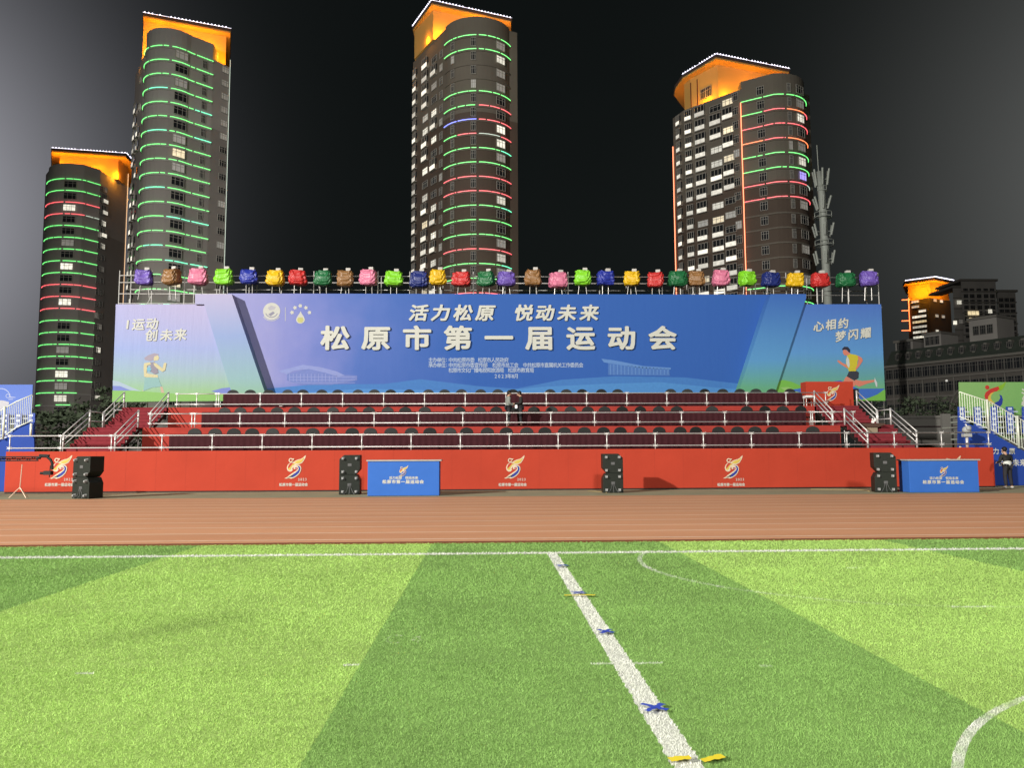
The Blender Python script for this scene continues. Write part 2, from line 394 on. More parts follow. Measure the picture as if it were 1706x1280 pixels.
def track_material():
    m = mat('running_track', V(206, 150, 112, 0.80), 0.8, 0, 0.08, 0.5, 0.25, 120, spec=0.2, vec=(0.25, 2.0, 1))
    nt = m.node_tree; N = nt.nodes; L = nt.links; b = N['Principled BSDF']
    old = b.inputs['Base Color'].links[0].from_socket
    tc = N.new('ShaderNodeTexCoord')
    def nz(scale, vec, det=4):
        mp = N.new('ShaderNodeMapping'); mp.inputs['Scale'].default_value = vec; L.new(tc.outputs['Object'], mp.inputs[0])
        n = N.new('ShaderNodeTexNoise'); n.inputs['Scale'].default_value = scale; n.inputs['Detail'].default_value = det; L.new(mp.outputs[0], n.inputs['Vector']); return n.outputs[0]
    r = N.new('ShaderNodeValToRGB'); L.new(nz(1.0, (0.12, 1.3, 1)), r.inputs[0])
    r.color_ramp.elements[0].position = 0.3; r.color_ramp.elements[0].color = (0.90, 0.87, 0.86, 1)
    r.color_ramp.elements[1].position = 0.7; r.color_ramp.elements[1].color = (1.06, 1.06, 1.07, 1)
    r2 = N.new('ShaderNodeValToRGB'); L.new(nz(60, (1, 1, 1), 2), r2.inputs[0])
    r2.color_ramp.elements[0].position = 0.3; r2.color_ramp.elements[0].color = (0.86, 0.86, 0.86, 1)
    r2.color_ramp.elements[1].position = 0.7; r2.color_ramp.elements[1].color = (1.10, 1.10, 1.10, 1)
    m1 = N.new('ShaderNodeMixRGB'); m1.blend_type = 'MULTIPLY'; m1.inputs[0].default_value = 1
    L.new(old, m1.inputs[1]); L.new(r.outputs[0], m1.inputs[2])
    m2 = N.new('ShaderNodeMixRGB'); m2.blend_type = 'MULTIPLY'; m2.inputs[0].default_value = 1
    L.new(m1.outputs[0], m2.inputs[1]); L.new(r2.outputs[0], m2.inputs[2]); L.new(m2.outputs[0], b.inputs['Base Color'])
    return m
sheet('running_track', -70, 70, 13.72, 27.8, 0.002, track_material())
def lane_lines():
    b = MB(); y = 14.35
    while y < 27.6:
        b.add([(-60, y, 0.006), (60, y, 0.006), (60, y+0.05, 0.006), (-60, y+0.05, 0.006)], [(0, 1, 2, 3)]); y += 1.22
    m = mat('worn_white_paint', (0.74, 0.62, 0.50), 0.7, 0, 0.25, 2.0, vec=(1, 1, 1))
    struct(b.build('track_lane_lines', m))
    e = MB(); e.box(-60, 60, 13.66, 13.78, -0.005, 0.028)
    struct(e.build('turf_edge_kerb', mat('dark_edge', V(120, 70, 45, 0.6), 0.9)))
lane_lines()

# tape crosses and the chalk mark on the grass
def tape(px, py, s, m, lab, rz, n=2):
    x, y = gr(px, py); b = MB(); z = 0.030
    for k in range(n):
        a = (rz if k == 0 else math.pi-rz*0.85) if n == 2 else rz; c, sn = math.cos(a), math.sin(a); pts = []
        for i in range(9):
            t = -1+i/4; wob = R.uniform(-0.008, 0.008)
            pts.append((x+c*t*s-sn*wob, y+sn*t*s+c*wob))
        vs = []; fs = []
        for i, (qx, qy) in enumerate(pts):
            ww = (0.02 if n == 2 else 0.024)*R.uniform(0.8, 1.2); vs += [(qx-sn*ww, qy+c*ww, z+0.002*k), (qx+sn*ww, qy-c*ww, z+0.002*k)]
            if i: fs.append((2*i-2, 2*i-1, 2*i+1, 2*i))
        b.add(vs, fs)
    tag(b.build('tape_cross' if n == 2 else 'tape_strip', m), lab, 'tape mark', 'tape marks on the halfway line')
TB = mat('blue_tape', (0.03, 0.06, 0.36), 0.5); TY = mat('yellow_tape', (0.62, 0.5, 0.03), 0.5)
tape(1090, 1187, 0.092, TB, 'large blue tape cross on the white halfway line, nearest the camera', 0.8)
tape(1009, 1058, 0.088, TB, 'blue tape cross on the white line, second from the near end', 0.95)
tape(964, 992, 0.095, TB, 'blue tape cross on the white line beside yellow tape', 0.8)
tape(937, 946, 0.10, TB, 'small blue tape cross on the white line nearest the touchline', 0.8)
tape(966, 996.5, 0.17, TY, 'yellow tape strips laid across the white line beside a blue cross', 0.0, 1)
tape(1133, 1274, 0.06, TY, 'short yellow tape at the near left edge of the white line', 0.2, 1)
tape(1188, 1274, 0.07, TY, 'slanted yellow tape on the grass right of the white line', 0.35, 1)
def chalk():
    x, y = gr(675, 1072); b = MB()
    letters(b, [('C', x-0.10, 0), ('4', x+0.09, 0)], 0.21, 0.44, 0, 0, -0.012)
    b.v = [(vx, y+vz, 0.033) for vx, vy, vz in b.v]
    m = mat('chalk_mark', (0.42, 0.47, 0.32), 0.8, 0, 0.4, 25)
    nt = m.node_tree; N = nt.nodes; tn = N.new('ShaderNodeBsdfTransparent'); ms = N.new('ShaderNodeMixShader'); tc = N.new('ShaderNodeTexCoord'); nz = N.new('ShaderNodeTexNoise'); nz.inputs['Scale'].default_value = 28; nz.inputs['Detail'].default_value = 4
    rp = N.new('ShaderNodeValToRGB'); rp.color_ramp.elements[0].position = 0.46; rp.color_ramp.elements[1].position = 0.62; rp.color_ramp.elements[1].color = (0.6, 0.6, 0.6, 1)
    nt.links.new(tc.outputs['Object'], nz.inputs['Vector']); nt.links.new(nz.outputs[0], rp.inputs[0]); nt.links.new(rp.outputs[0], ms.inputs[0]); nt.links.new(tn.outputs[0], ms.inputs[1]); nt.links.new(N['Principled BSDF'].outputs[0], ms.inputs[2]); nt.links.new(ms.outputs[0], N['Material Output'].inputs['Surface'])
    tag(b.build('chalk_mark', m), 'faint scuffed white C4 chalked on the dark green band', 'ground marking')
chalk()

# ------------------------------------------------------------------ the event emblem (figure, wing and wave), drawn in its own units
EM_Y = mat('emblem_yellow', V(235, 205, 95), 0.6, 0, 0.1); EM_W = mat('emblem_cream', V(245, 225, 195), 0.6, 0, 0.05)
EM_B = mat('emblem_blue', V(50, 70, 170), 0.6, 0, 0.15); EM_P = mat('emblem_pink', V(225, 130, 150), 0.6); EM_D = mat('emblem_dark', V(40, 50, 60), 0.6)
EM_R = mat('emblem_red', V(215, 70, 60), 0.6); EM_G = mat('emblem_green', V(150, 200, 60), 0.6)
EMB = [
 (0, 0, [(740, 378), (790, 345), (850, 320), (905, 308), (950, 285), (990, 245), (1025, 222), (1012, 275), (985, 330), (945, 392), (885, 425), (815, 440), (770, 470), (735, 500), (722, 545), (745, 545), (700, 590), (655, 592), (612, 560), (600, 500), (620, 440), (660, 400), (700, 378)]),
 (1, 1, [(690, 392), (715, 395), (740, 400), (800, 410), (770, 430), (735, 450), (705, 490), (690, 540), (650, 560), (628, 535), (625, 480), (650, 430)]),
 (5, 1, [(690, 392), (715, 395), (760, 402), (720, 430), (680, 475), (660, 500), (635, 520), (625, 490), (650, 430)]),
 (1, 1, [(760, 380), (850, 338), (930, 315), (985, 275), (965, 325), (930, 375), (880, 405), (820, 410)]),
 (0, 2, [(755, 480), (790, 452), (850, 438), (900, 455), (925, 505), (922, 560), (890, 630), (840, 685), (770, 730), (705, 752), (660, 735), (600, 748), (552, 742), (610, 715), (690, 650), (760, 605), (815, 570), (850, 530), (845, 498), (810, 490), (785, 510), (800, 535), (770, 540), (752, 515)]),
 (2, 3, [(830, 460), (880, 468), (908, 510), (905, 555), (875, 620), (825, 670), (770, 705), (720, 722), (690, 705), (745, 650), (800, 615), (860, 560), (872, 510), (850, 480)]),
 (3, 3, [(805, 500), (835, 505), (838, 530), (815, 548), (800, 530)]),
 (4, 3, [(745, 655), (735, 690), (700, 712), (650, 722), (600, 735), (680, 695)]),
]
def emblem(mb, cx, cz, s, y, step=0.003, plain=False):
    """cx, cz: place of the emblem's middle; s: width of its box"""
    k = s/470.0
    def T(p): return (cx+(p[0]-790)*k, cz-(p[1]-488)*k)
    ring = []
    for i in range(21):
        a = 0.5+5.6*i/20; ring.append((690+48*math.cos(a), 335-48*math.sin(a)))
    inn = [(690+26*math.cos(0.5+5.6*i/20), 335-26*math.sin(0.5+5.6*i/20)) for i in range(20, -1, -1)]
    mb.flat_xz([T(p) for p in ring+inn], y-step*9, 0)
    mb.flat_xz([T(p) for p in [(700, 292), (770, 300), (745, 335), (720, 320)]], y-step*10, 0)
    for l, (mi, _, poly) in enumerate(EMB): mb.flat_xz([T(p) for p in poly], y-step*(l+1), mi)
EM_M = [EM_W, EM_Y, EM_B, EM_P, EM_D, EM_R]

# ------------------------------------------------------------------ tiered stage
YB = 32.2; F1, F2, F3 = 1.66, 2.74, 3.80
Y2, Y3, YE = 34.9, 37.6, 40.6
XL, XR = ax(10, YB), ax(1655, YB)
TL, TR = -15.35, 16.25          # sides of the upper tiers; the stairs run beside them
st = thing('tiered_stage', 'three-tiered red-carpeted stage platform behind the long red front wall', 'stage', (0.5, 36, 0))
b = MB(); b.box(XL+0.15, XR-0.15, YB+0.12, YE, F1-0.10, F1-0.002); b.box(TL, TR, Y2+0.05, YE-0.01, F2-0.10, F2); b.box(TL, TR, Y3+0.05, YE-0.02, F3-0.1, F3)
b.build('deck', REDC, st)
b = MB(); b.box(TL, TR, Y2, Y2+0.046, F1, F2); b.box(TL, TR, Y3, Y3+0.046, F2+0.003, F3); b.build('riser', REDC, st)
b = MB()
for x0, x1 in ((TL, TL+0.05), (TR-0.05, TR)):
    b.box(x0, x1, Y2+0.05, YE-0.05, F1, F2-0.102); b.box(x0, x1, Y3+0.05, YE-0.05, F2+0.003, F3-0.102)
b.build('side_skirt', mat('dark_skirt', (0.03, 0.02, 0.02), 0.9), st)
b = MB()
for i in range(22):
    for y in (YB+0.5, 34.4, 37.2, 40.2):
        x = XL+0.3+(XR-XL-0.6)*i/21; b.tube([(x, y, 0), (x, y, F1-0.11)], 0.024, 6)
b.build('scaffold_leg', STEEL, st)

fw = thing('stage_front_wall', 'long low wall of red cloth panels with event emblems along the stage front', 'barrier', (0.9, YB, 0))
b = MB(); b.box(XL, XR, YB, YB+0.1, 0.05, F1+0.03); b.box(XL, XL+0.09, YB+0.1, YB+5, 0.05, F1-0.11); b.box(XR-0.09, XR, YB+0.1, YB+5, 0.05, F1-0.11)
b.build('panel', RED, fw, bevel=0.01)
b = MB()
n = 34
for i in range(1, n):
    x = XL+(XR-XL)*i/n; b.box(x-0.004, x+0.004, YB-0.0025, YB-0.0005, 0.06, F1+0.02)
b.build('panel_seam', mat('seam_red', V(190, 68, 49), 0.8), fw)
b = MB(); b.box(XL+0.01, XR-0.01, YB+0.02, YB+0.08, -0.004, 0.05); b.build('base_rail', BLACK, fw)
for px in (102, 492, 857, 1221, 1585):
    c = at(px, 778.5, YB); b = MB(); emblem(b, c.x, c.z, 0.86, YB-0.004); b.build('emblem', EM_M, fw)
    c2 = at(px+8, 800, YB); b = MB()
    letters(b, [(ch, c2.x+0.095*i-0.05, c2.z+0.02) for i, ch in enumerate('2023')], 0.15, 0.15, YB-0.006, 0, 0.004)
    c3 = at(px-3, 807, YB)
    letters(b, [(ch, c3.x+0.13*(i-4), c3.z-0.02) for i, ch in enumerate('松原市第一届运动会')], 0.13, 0.14, YB-0.006, 0, 0.025)
    b.build('lettering', WHITE, fw)

def railing(name, label, xs, y, z0, z1, zm, r=0.024, ext=0.0):
    t = thing(name, label, 'railing', ((xs[0]+xs[-1])/2, y, z0), 0, 'scaffold-pipe railings of the stage')
    pm = MB(); pm.tube([(0, 0, -0.06), (0, 0, z1-z0+0.03)], r, 8)
    cm = MB(); cm.box(-0.045, 0.045, -0.05, 0.045, -0.04, 0.04)
    for s in (-1, 1): cm.tube([(s*0.03, -0.03, 0), (s*0.1, -0.03, 0.05)], 0.014, 6); cm.tube([(s*0.03, -0.03, 0), (s*0.1, -0.03, -0.035)], 0.012, 6)
    pme, cme = pm.mesh('post', STEEL, smooth=True), cm.mesh('coupler', STEEL)
    for x in xs:
        p = link('post', pme, t); p.location = (x-t.location.x, 0, 0)
        for zz in (z1-z0, zm-z0): c = link('coupler', cme, p); c.location = (0, 0, zz)
    for zz in (z1, zm):
        bb = MB(); bb.tube([(xs[0]-ext, y, zz), (xs[-1]+ext, y, zz)], r, 8); bb.build('rail', STEEL, t, smooth=True)
    return t
def lsp(a, b, n): return [a+(b-a)*i/(n-1) for i in range(n)]
YR1, YR2, YR3 = YB+0.05, Y2+0.09, Y3+0.09
railing('guard_railing', 'lowest and longest steel pipe railing, on top of the red front wall', lsp(ax(15.7, YR1), ax(1648, YR1), 21), YR1, F1+0.03, 2.33, 1.83)
railing('guard_railing', 'middle steel pipe railing in front of the second desk row', lsp(ax(323, YR2), ax(1353, YR2), 15), YR2, F2, 3.36, 2.92, ext=0.0)
railing('guard_railing', 'topmost steel pipe railing in front of the rear desk row', lsp(ax(362, YR3), ax(1379, YR3), 16), YR3, F3, 4.46, 3.95)
railing('guard_railing', 'short steel pipe railing with one middle bar left of the second desk row', lsp(ax(248, YR2), ax(318, YR2), 2), YR2, F2, 3.36, 2.92)
railing('guard_railing', 'short steel pipe railing left of the rear desk row below the banner', lsp(ax(292, YR3), ax(358, YR3), 3), YR3, F3, 4.46, 3.95)
railing('guard_railing', 'short steel pipe railing right of the second desk row before the red rostrum', lsp(ax(1356, YR2), ax(1424, YR2), 3), YR2, F2, 3.36, 2.92)

# draped desks --------------------------------------------------------
def desk(w, lab):
    t = thing('draped_desk', lab, 'desk', (0, 0, 0), 0, 'maroon draped desks on the stage')
    b = MB(); b.box(-w/2, w/2, -0.22, 0.26, 0.715, 0.75); b.build('tabletop', MAROON, t, bevel=0.008)
    b = MB(); vs = []; nx = 40
    for iz in range(5):
        for ix in range(nx+1):
            x = -w/2+w*ix/nx; z = 0.714*(1-iz/4)+0.012*(iz/4)
            vs.append((x, -0.222-0.016*(0.25+iz/4)*(math.sin(ix*1.1)+0.6*math.sin(ix*0.37+1)), z))
    fs = [(iz*(nx+1)+ix, (iz+1)*(nx+1)+ix, (iz+1)*(nx+1)+ix+1, iz*(nx+1)+ix+1) for iz in range(4) for ix in range(nx)]
    b.add(vs, fs); b.box(-w/2, -w/2+0.012, -0.2, 0.25, 0.01, 0.714); b.box(w/2-0.012, w/2, -0.2, 0.25, 0.01, 0.714)
    b.build('cloth_skirt', MAROON, t, smooth=True)
    return t
def chair(lab):
    t = thing('meeting_chair', lab, 'chair', (0, 0, 0), 0, 'black chairs behind the stage desks')
    b = MB(); b.box(-0.22, 0.22, -0.22, 0.22, 0.42, 0.48); b.build('seat', BLACK, t, bevel=0.02)
    b = MB(); pr = [(-0.2, 0.55)]
    for i in range(13):
        a = math.pi*(1-i/12); pr.append((0.30*math.cos(a), 0.79+0.235*math.sin(a)))
    pr.append((0.2, 0.55)); b.prism_xz(pr, 0.20, 0.25); b.build('backrest', BLACK, t, bevel=0.012)
    for sx in (-1, 1):
        for sy in (-1, 1):
            b = MB(); b.tube([(sx*0.19, sy*0.19, 0), (sx*0.18, sy*0.18, 0.42)], 0.012, 6); b.build('leg', STEEL, t)
        b = MB(); b.tube([(sx*0.18, 0.2, 0.42), (sx*0.19, 0.235, 0.6)], 0.012, 6); b.build('back_strut', STEEL, t)
    return t
ROWS = [('front', 281, 1401, 33.45, F1, 15, 319, 1357), ('middle', 334, 1345, 36.15, F2, 15, 366, 1340), ('rear', 369, 1340, 38.85, F3, 15, 383, 1322)]
first_d = first_c = None
for rn, p0, p1, y, z, nd, c0, c1 in ROWS:
    x0, x1 = ax(p0, y), ax(p1, y); w = (x1-x0)/nd
    for i in range(nd):
        lab = f'{ORD[i]} dark maroon draped desk from the left in the {rn} row'
        loc = (x0+w*(i+0.5), y+0.22, z)
        if first_d is None: first_d = desk(1.0, lab); d = first_d; d.location = loc
        else: d = dup(first_d, loc, 0, lab)
        d.scale = (w-0.004, 1, 1) if i % 1 == 0 else d.scale
    yc = y+0.62; n = 33; xs = lsp(ax(c0, yc), ax(c1, yc), n)
    for i in range(n):
        if R.random() < 0.03: continue
        lab = f'{ORD[i]} black chair from the left behind the {rn} desk row'
        loc = (xs[i]+R.uniform(-0.07, 0.07), yc+R.uniform(-0.03, 0.08), z); rz = R.uniform(-0.2, 0.2)
        if first_c is None: first_c = chair(lab); c = first_c; c.location = loc
        else: c = dup(first_c, loc, rz, lab)
        if rn == 'rear': c.scale = (1, 1, 1.0)

# stairs beside the tiers ---------------------------------------------
def stairs(x0, x1, outer, lab):
    t = thing('stage_stairs', lab, 'stairs', ((x0+x1)/2, 33, F1), 0, 'carpeted stairs beside the stage tiers')
    for (ya, yb, za, zb) in ((32.75, 34.75, F1, F2), (36.0, 37.9, F2, F3)):
        n = 6
        for i in range(n):
            yy = ya+(yb-ya)*i/n; zz = za+(zb-za)*(i+1)/n
            b = MB(); b.box(x0, x1, yy, yy+(yb-ya)/n+0.03, zz-0.045, zz); b.box(x0+0.01, x1-0.01, yy+0.02, yy+0.04, zz-(zb-za)/n+0.002, zz-0.046)
            b.build('step', STAIRC, t)
        for x in (x0, x1):
            b = MB(); b.prism_yz([(ya, za+0.003), (yb, zb-0.05), (yb, zb-0.2), (ya+0.3, za+0.003)], x-0.02 if x == x0 else x+0.004, x-0.004 if x == x0 else x+0.02); b.build('stringer', BLACK, t)
    b = MB(); b.box(x0, x1, 34.79, 35.98, F2-0.06, F2-0.001); b.box(x0, x1, 37.95, YE, F3-0.06, F3-0.001); b.build('landing', STAIRC, t)
    b = MB()
    for x in (x0+0.1, x1-0.1):
        for y in (34.9, 35.9): b.tube([(x, y, F1), (x, y, F2-0.062)], 0.024, 6)
        for y in (38.0, 40.3): b.tube([(x, y, F1), (x, y, F3-0.062)], 0.024, 6)
    b.build('support_post', STEEL, t)
    return t
def handrail(x, ya, yb, za, zb, lab):
    t = thing('handrail', lab, 'handrail', (x, ya, za), 0, 'steel handrails of the stage stairs')
    for y, z in ((ya, za), (yb, zb)):
        b = MB(); b.tube([(x, y, z), (x, y, z+0.78)], 0.042, 10); b.build('post', STEEL, t, smooth=True)
    for h in (0.76, 0.5, 0.26):
        b = MB(); b.tube([(x, ya, za+h), (x, yb, zb+h)], 0.024, 8); b.build('rail', STEEL, t, smooth=True)
def landing_rail(x, ya, yb, z, lab):
    t = thing('handrail', lab, 'handrail', (x, ya, z), 0, 'steel handrails of the stage stairs')
    for h in (0.72, 0.3):
        b = MB(); b.tube([(x, ya, z+h), (x, yb, z+h)], 0.022, 8); b.build('rail', STEEL, t, smooth=True)
    b = MB(); b.tube([(x, yb, z), (x, yb, z+0.76)], 0.035, 8); b.build('post', STEEL, t, smooth=True)
SL, SR = (-17.55, -15.42), (16.34, 18.5)
stairs(*SL, -1, 'dark red carpeted stairs at the left end of the stage tiers')
stairs(*SR, 1, 'dark red carpeted stairs at the right end of the stage tiers')
for (x, side, pos) in ((SL[0]-0.05, 'left', 'outer'), (SL[1]-0.06, 'left', 'inner'), (SR[0]+0.06, 'right', 'inner'), (SR[1]+0.05, 'right', 'outer')):
    handrail(x, 32.7, 34.75, F1, F2, f'lower three-bar handrail on the {pos} side of the {side} stage stairs')
    handrail(x, 36.0, 37.9, F2, F3, f'upper three-bar handrail on the {pos} side of the {side} stage stairs')
    if pos == 'outer': landing_rail(x, 34.83, 35.92, F2, f'level two-bar handrail on the landing of the {side} stage stairs')

# things standing on the stage ----------------------------------------
def rostrum():
    y = 38.9; xa, xb = ax(1347, y), ax(1426, y); zt = az(636, y, 1386)
    t = thing('red_rostrum', 'tall red emblem panel standing at the right end of the rear tier', 'rostrum', ((xa+xb)/2, y, F3))
    b = MB(); b.box(xa, xb, y, y+0.7, F3, zt); b.build('panel', RED, t, bevel=0.01)
    b = MB(); c = at(1387, 655, y); emblem(b, c.x, c.z, 0.75, y-0.004); b.build('emblem', EM_M, t)
rostrum()
def cabinet():
    y = 34.0; xa, xb = ax(1446, y), ax(1464, y); z1 = az(712, y, 1455)
    t = thing('wooden_lectern', 'pale wooden lectern with wide dark top before the right stairs', 'lectern', ((xa+xb)/2, y, F1))
    b = MB(); b.box(xa, xb, y, y+0.4, F1, z1); b.build('body', WOOD, t, bevel=0.01)
    b = MB(); x0, x1 = ax(1434, y), ax(1476, y); b.prism_xz([(xa-0.02, z1+0.002), (xb+0.02, z1+0.002), (x1, z1+0.12), (x1, z1+0.17), (x0, z1+0.17), (x0, z1+0.12)], y-0.06, y+0.5)
    b.build('reading_top', mat('dark_wood', (0.07, 0.04, 0.03), 0.5), t)
    b = MB(); zt = z1+0.18; xm = (xa+xb)/2+0.1
    for i in range(14):
        a = R.uniform(0, 6.28); b.ball((xm+0.09*math.cos(a)*R.random(), y+0.1+0.06*math.sin(a), zt+0.03+R.random()*0.16), R.uniform(0.03, 0.055), 0, 6, 4)
    o = tag(b.build('white_flowers', mat('flower_white', (0.7, 0.66, 0.62), 0.7)), 'small white flower arrangement on the wooden lectern', 'flowers')
cabinet()
def small_table():
    y = 38.2; xa, xb = ax(1346, y), ax(1361, y); zt = az(659, y, 1353)
    t = thing('small_table', 'small white-topped side table at the left of the red rostrum', 'table', ((xa+xb)/2, y, F3))
    b = MB(); b.box(xa, xb, y, y+0.4, zt-0.14, zt); b.build('tabletop', WHITEP, t, bevel=0.01)
    for x in (xa+0.04, xb-0.04):
        for yy in (y+0.04, y+0.36):
            b = MB(); b.tube([(x, yy, F3), (x, yy, zt-0.142)], 0.015, 6); b.build('leg', STEEL, t)
small_table()
def stage_monitor():
    y = 39.3; xa, xb = ax(1427.5, y), ax(1435.5, y); zt = az(648, y, 1431)
    t = thing('stage_loudspeaker', 'slim black loudspeaker on a stand right of the red rostrum', 'loudspeaker', ((xa+xb)/2, y, F3))
    z0 = az(667, y, 1431)
    b = MB(); b.box(xa, xb, y, y+0.3, z0, zt); b.build('body', BLACK, t, bevel=0.02)
    b = MB(); xm = (xa+xb)/2; b.tube([(xm, y+0.15, F3), (xm, y+0.15, z0)], 0.02, 8); b.build('pole', BLACK, t)
    b = MB(); b.box(xa+0.02, xb-0.02, y-0.008, y-0.002, z0+0.03, zt-0.03); b.build('grille', mat('grille', (0.035, 0.035, 0.035), 0.7, 0, 0.4, 120), t)
stage_monitor()
def bottle(px, py, y, col, lab):
    c = at(px, py, y); z = F1; b = MB()
    b.tube([(c.x-0.12, y, z+0.04), (c.x+0.06, y, z+0.04)], 0.036, 8); b.tube([(c.x+0.06, y, z+0.04), (c.x+0.13, y, z+0.04)], 0.03, 8, r2=0.013)
    tag(b.build('plastic_bottle', col, smooth=True), lab, 'bottle')
bottle(1447, 745, 33.3, mat('bottle_yellow', (0.6, 0.5, 0.06), 0.3), 'yellow plastic bottle lying on the stage floor by the wooden lectern')
def papers(px, py, y, w, lab):
    c = at(px, py, y); b = MB(); b.box(c.x-w/2, c.x+w/2, y-0.05, y+0.2, c.z-0.02, c.z); tag(b.build('paper_sheet', WHITEP), lab, 'paper')
papers(797, 680.5, Y3-0.12, 0.10, 'small white paper on the ledge of the rear tier left of the two people')
papers(468, 676.5, Y3-0.12, 0.14, 'white paper on the left half of the rear tier ledge')

# moving-head light on a post at the right end of the stage front
def head_light():
    y = 33.2; x = ax(1612, y)
    t = thing('stage_spotlight', 'pale moving-head spotlight on a post at the right end of the stage front', 'spotlight', (x, y, F1))
    b = MB(); b.tube([(x, y, F1), (x, y, 2.15)], 0.06, 10); b.build('pole', STEEL, t, smooth=True)
    b = MB(); b.box(x-0.17, x+0.17, y-0.13, y+0.13, 2.15, 2.3); b.build('yoke_base', mat('grey_plastic', (0.3, 0.31, 0.3), 0.5), t, bevel=0.02)
    b = MB(); b.ball((x, y-0.02, 2.46), (0.19, 0.17, 0.17), 0, 12, 8); b.tube([(x, y-0.1, 2.5), (x-0.03, y-0.25, 2.56)], 0.1, 12); b.build('lamp_head', mat('grey_plastic', (0.3, 0.31, 0.3), 0.5), t, smooth=True)
    b = MB(); b.tube([(x+0.03, y, 2.62), (x-0.03, y, 2.72)], 0.03, 8); b.build('cap', WHITEP, t)
head_light()

# ------------------------------------------------------------------ banner wall
YM, YS, YW = 42.45, 41.75, 41.9
def px_poly(pts, Y): return [(at(x, y, Y).x, at(x, y, Y).z) for x, y in pts]
def conv(pts, s, ox, oy): return [(ox+x/s, oy+y/s) for x, y in pts]
LIL = (172, 165, 208)
bk = thing('stage_backdrop', 'wide printed blue banner wall with white raised Chinese title behind the rear tier', 'backdrop', (1, YM, F3))
zt, zb = az(490, YM), F3+0.2
M_MAIN = banner('print_main_with_glare', [(0.0, (166, 164, 212)), (0.12, (134, 142, 208)), (0.25, (92, 120, 196)), (0.42, (60, 103, 184)), (1.0, (58, 103, 184))],  # lilac left end is glare wash painted over the blue print
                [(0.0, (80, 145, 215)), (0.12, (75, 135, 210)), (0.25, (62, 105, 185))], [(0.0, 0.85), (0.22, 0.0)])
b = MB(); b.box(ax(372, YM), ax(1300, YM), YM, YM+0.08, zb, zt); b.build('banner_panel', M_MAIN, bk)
b = MB(); e = 0.003
b.flat_xz(px_poly([(443, 661), (443, 648), (520, 641), (640, 640), (700, 632), (800, 644), (860, 648), (935, 633), (1026, 627), (1140, 629), (1235, 640), (1235, 661)], YM), YM-e)
b.flat_xz(px_poly([(443, 663), (500, 655), (600, 648), (700, 650), (800, 655), (900, 645), (1000, 640), (1100, 637), (1180, 645), (1240, 650), (1240, 663)], YM), YM-2*e, 1)
b.build('printed_waves', [mat('print_wave', V(72, 132, 208), 0.6), mat('print_wave_light', V(84, 150, 220), 0.6)], bk)
hall1 = mat('print_hall_left', V(148, 160, 222), 0.6); hall1d = mat('print_hall_shade', V(122, 138, 208), 0.6); hall2 = mat('print_hall_right', V(104, 150, 218), 0.6); hall2d = mat('print_hall_right_shade', V(80, 125, 200), 0.6)
b = MB()
b.flat_xz(px_poly([(478, 624), (478, 634), (501, 641.5), (552, 641.5), (595, 634), (595, 626), (578, 625), (563, 626), (520, 613)], YM), YM-3*e, 1)
b.flat_xz(px_poly([(464, 618.5), (505, 608), (534, 612), (561, 619), (575, 626), (563, 628), (545, 622), (515, 615), (490, 618), (478, 624)], YM), YM-4*e, 0)
for i in range(14):
    x = 482+i*6; y0 = 626 if i > 10 else 623; b.flat_xz(px_poly([(x, y0), (x+1.2, y0), (x+1.2, 636), (x, 636)], YM), YM-4*e, 0)
for yy in (628, 633, 637.5): b.flat_xz(px_poly([(482, yy), (592, yy), (592, yy+0.9), (482, yy+0.9)], YM), YM-5*e, 0)
b.flat_xz(px_poly([(1013, 605), (1013, 625), (1116, 626.5), (1115, 615), (1071, 611)], YM), YM-3*e, 3)
b.flat_xz(px_poly([(1002, 598), (1023, 600.5), (1071, 610), (1118, 613), (1117, 616), (1070, 614), (1006, 604)], YM), YM-4*e, 2)
for i in range(17):
    x = 1016+i*6; b.flat_xz(px_poly([(x, 607+i*0.5), (x+1.5, 607+i*0.5), (x+1.5, 624.5), (x, 624.5)], YM), YM-4*e, 2)
b.build('printed_halls', [hall1, hall1d, hall2, hall2d], bk)
# raised title
TITLE = mat('raised_letter', V(226, 226, 216), 0.6, 0, 0.04); TSIDE = mat('raised_letter_side', V(120, 122, 128), 0.7)
pm_ = 1282/YM
def title(text, xs, py, w, h, thick, bold, shear, name, m=None):
    b = MB(); items = [(c, at(x, py, YM).x, at(x, py, YM).z) for c, x in zip(text, xs)]
    letters(b, items, w/pm_, h/pm_, YM-4*e, thick, bold, shear, 0, 0, 1); return b.build(name, [m or TITLE, TSIDE], bk)
title('松原市第一届运动会', lsp(559, 1103, 9), 563.5, 49, 42, 0.10, 0.034, 0.0, 'title_lettering')
title('活力松原悦动未来', [698, 735, 772, 809, 873, 908, 945, 982], 521.5, 32, 28.5, 0.07, 0.034, 0.18, 'slogan_lettering')
b = MB(); s7 = 8.0/pm_
for txt, x0, x1, y in (('主办单位', 717.6, 738.7, 600), ('中共松原市委', 751, 787, 600), ('松原市人民政府', 800, 843.5, 600), ('承办单位', 717.6, 738.7, 608.5), ('中共松原市委宣传部', 751, 808.6, 608.5),
                       ('松原市总工会', 824, 860, 608.5), ('中共松原市直属机关工作委员会', 875, 968, 608.5), ('松原市文化广播电视和旅游局', 751, 836, 617), ('松原市教育局', 850, 886, 617), ('2023年8月', 826, 860, 627)):
    its = line_items(txt, x0, x1, y, YM)
    letters(b, its, s7, s7*1.1, YM-5*e, 0, 0.012)
for y in (600, 608.5):
    c = at(744, y, YM)
    for dz in (-0.06, 0.05): b.box(c.x-0.018, c.x+0.018, YM-6*e, YM-5*e, c.z+dz-0.018, c.z+dz+0.018)
b.build('organiser_lettering', mat('print_pale', V(196, 212, 240), 0.6), bk)
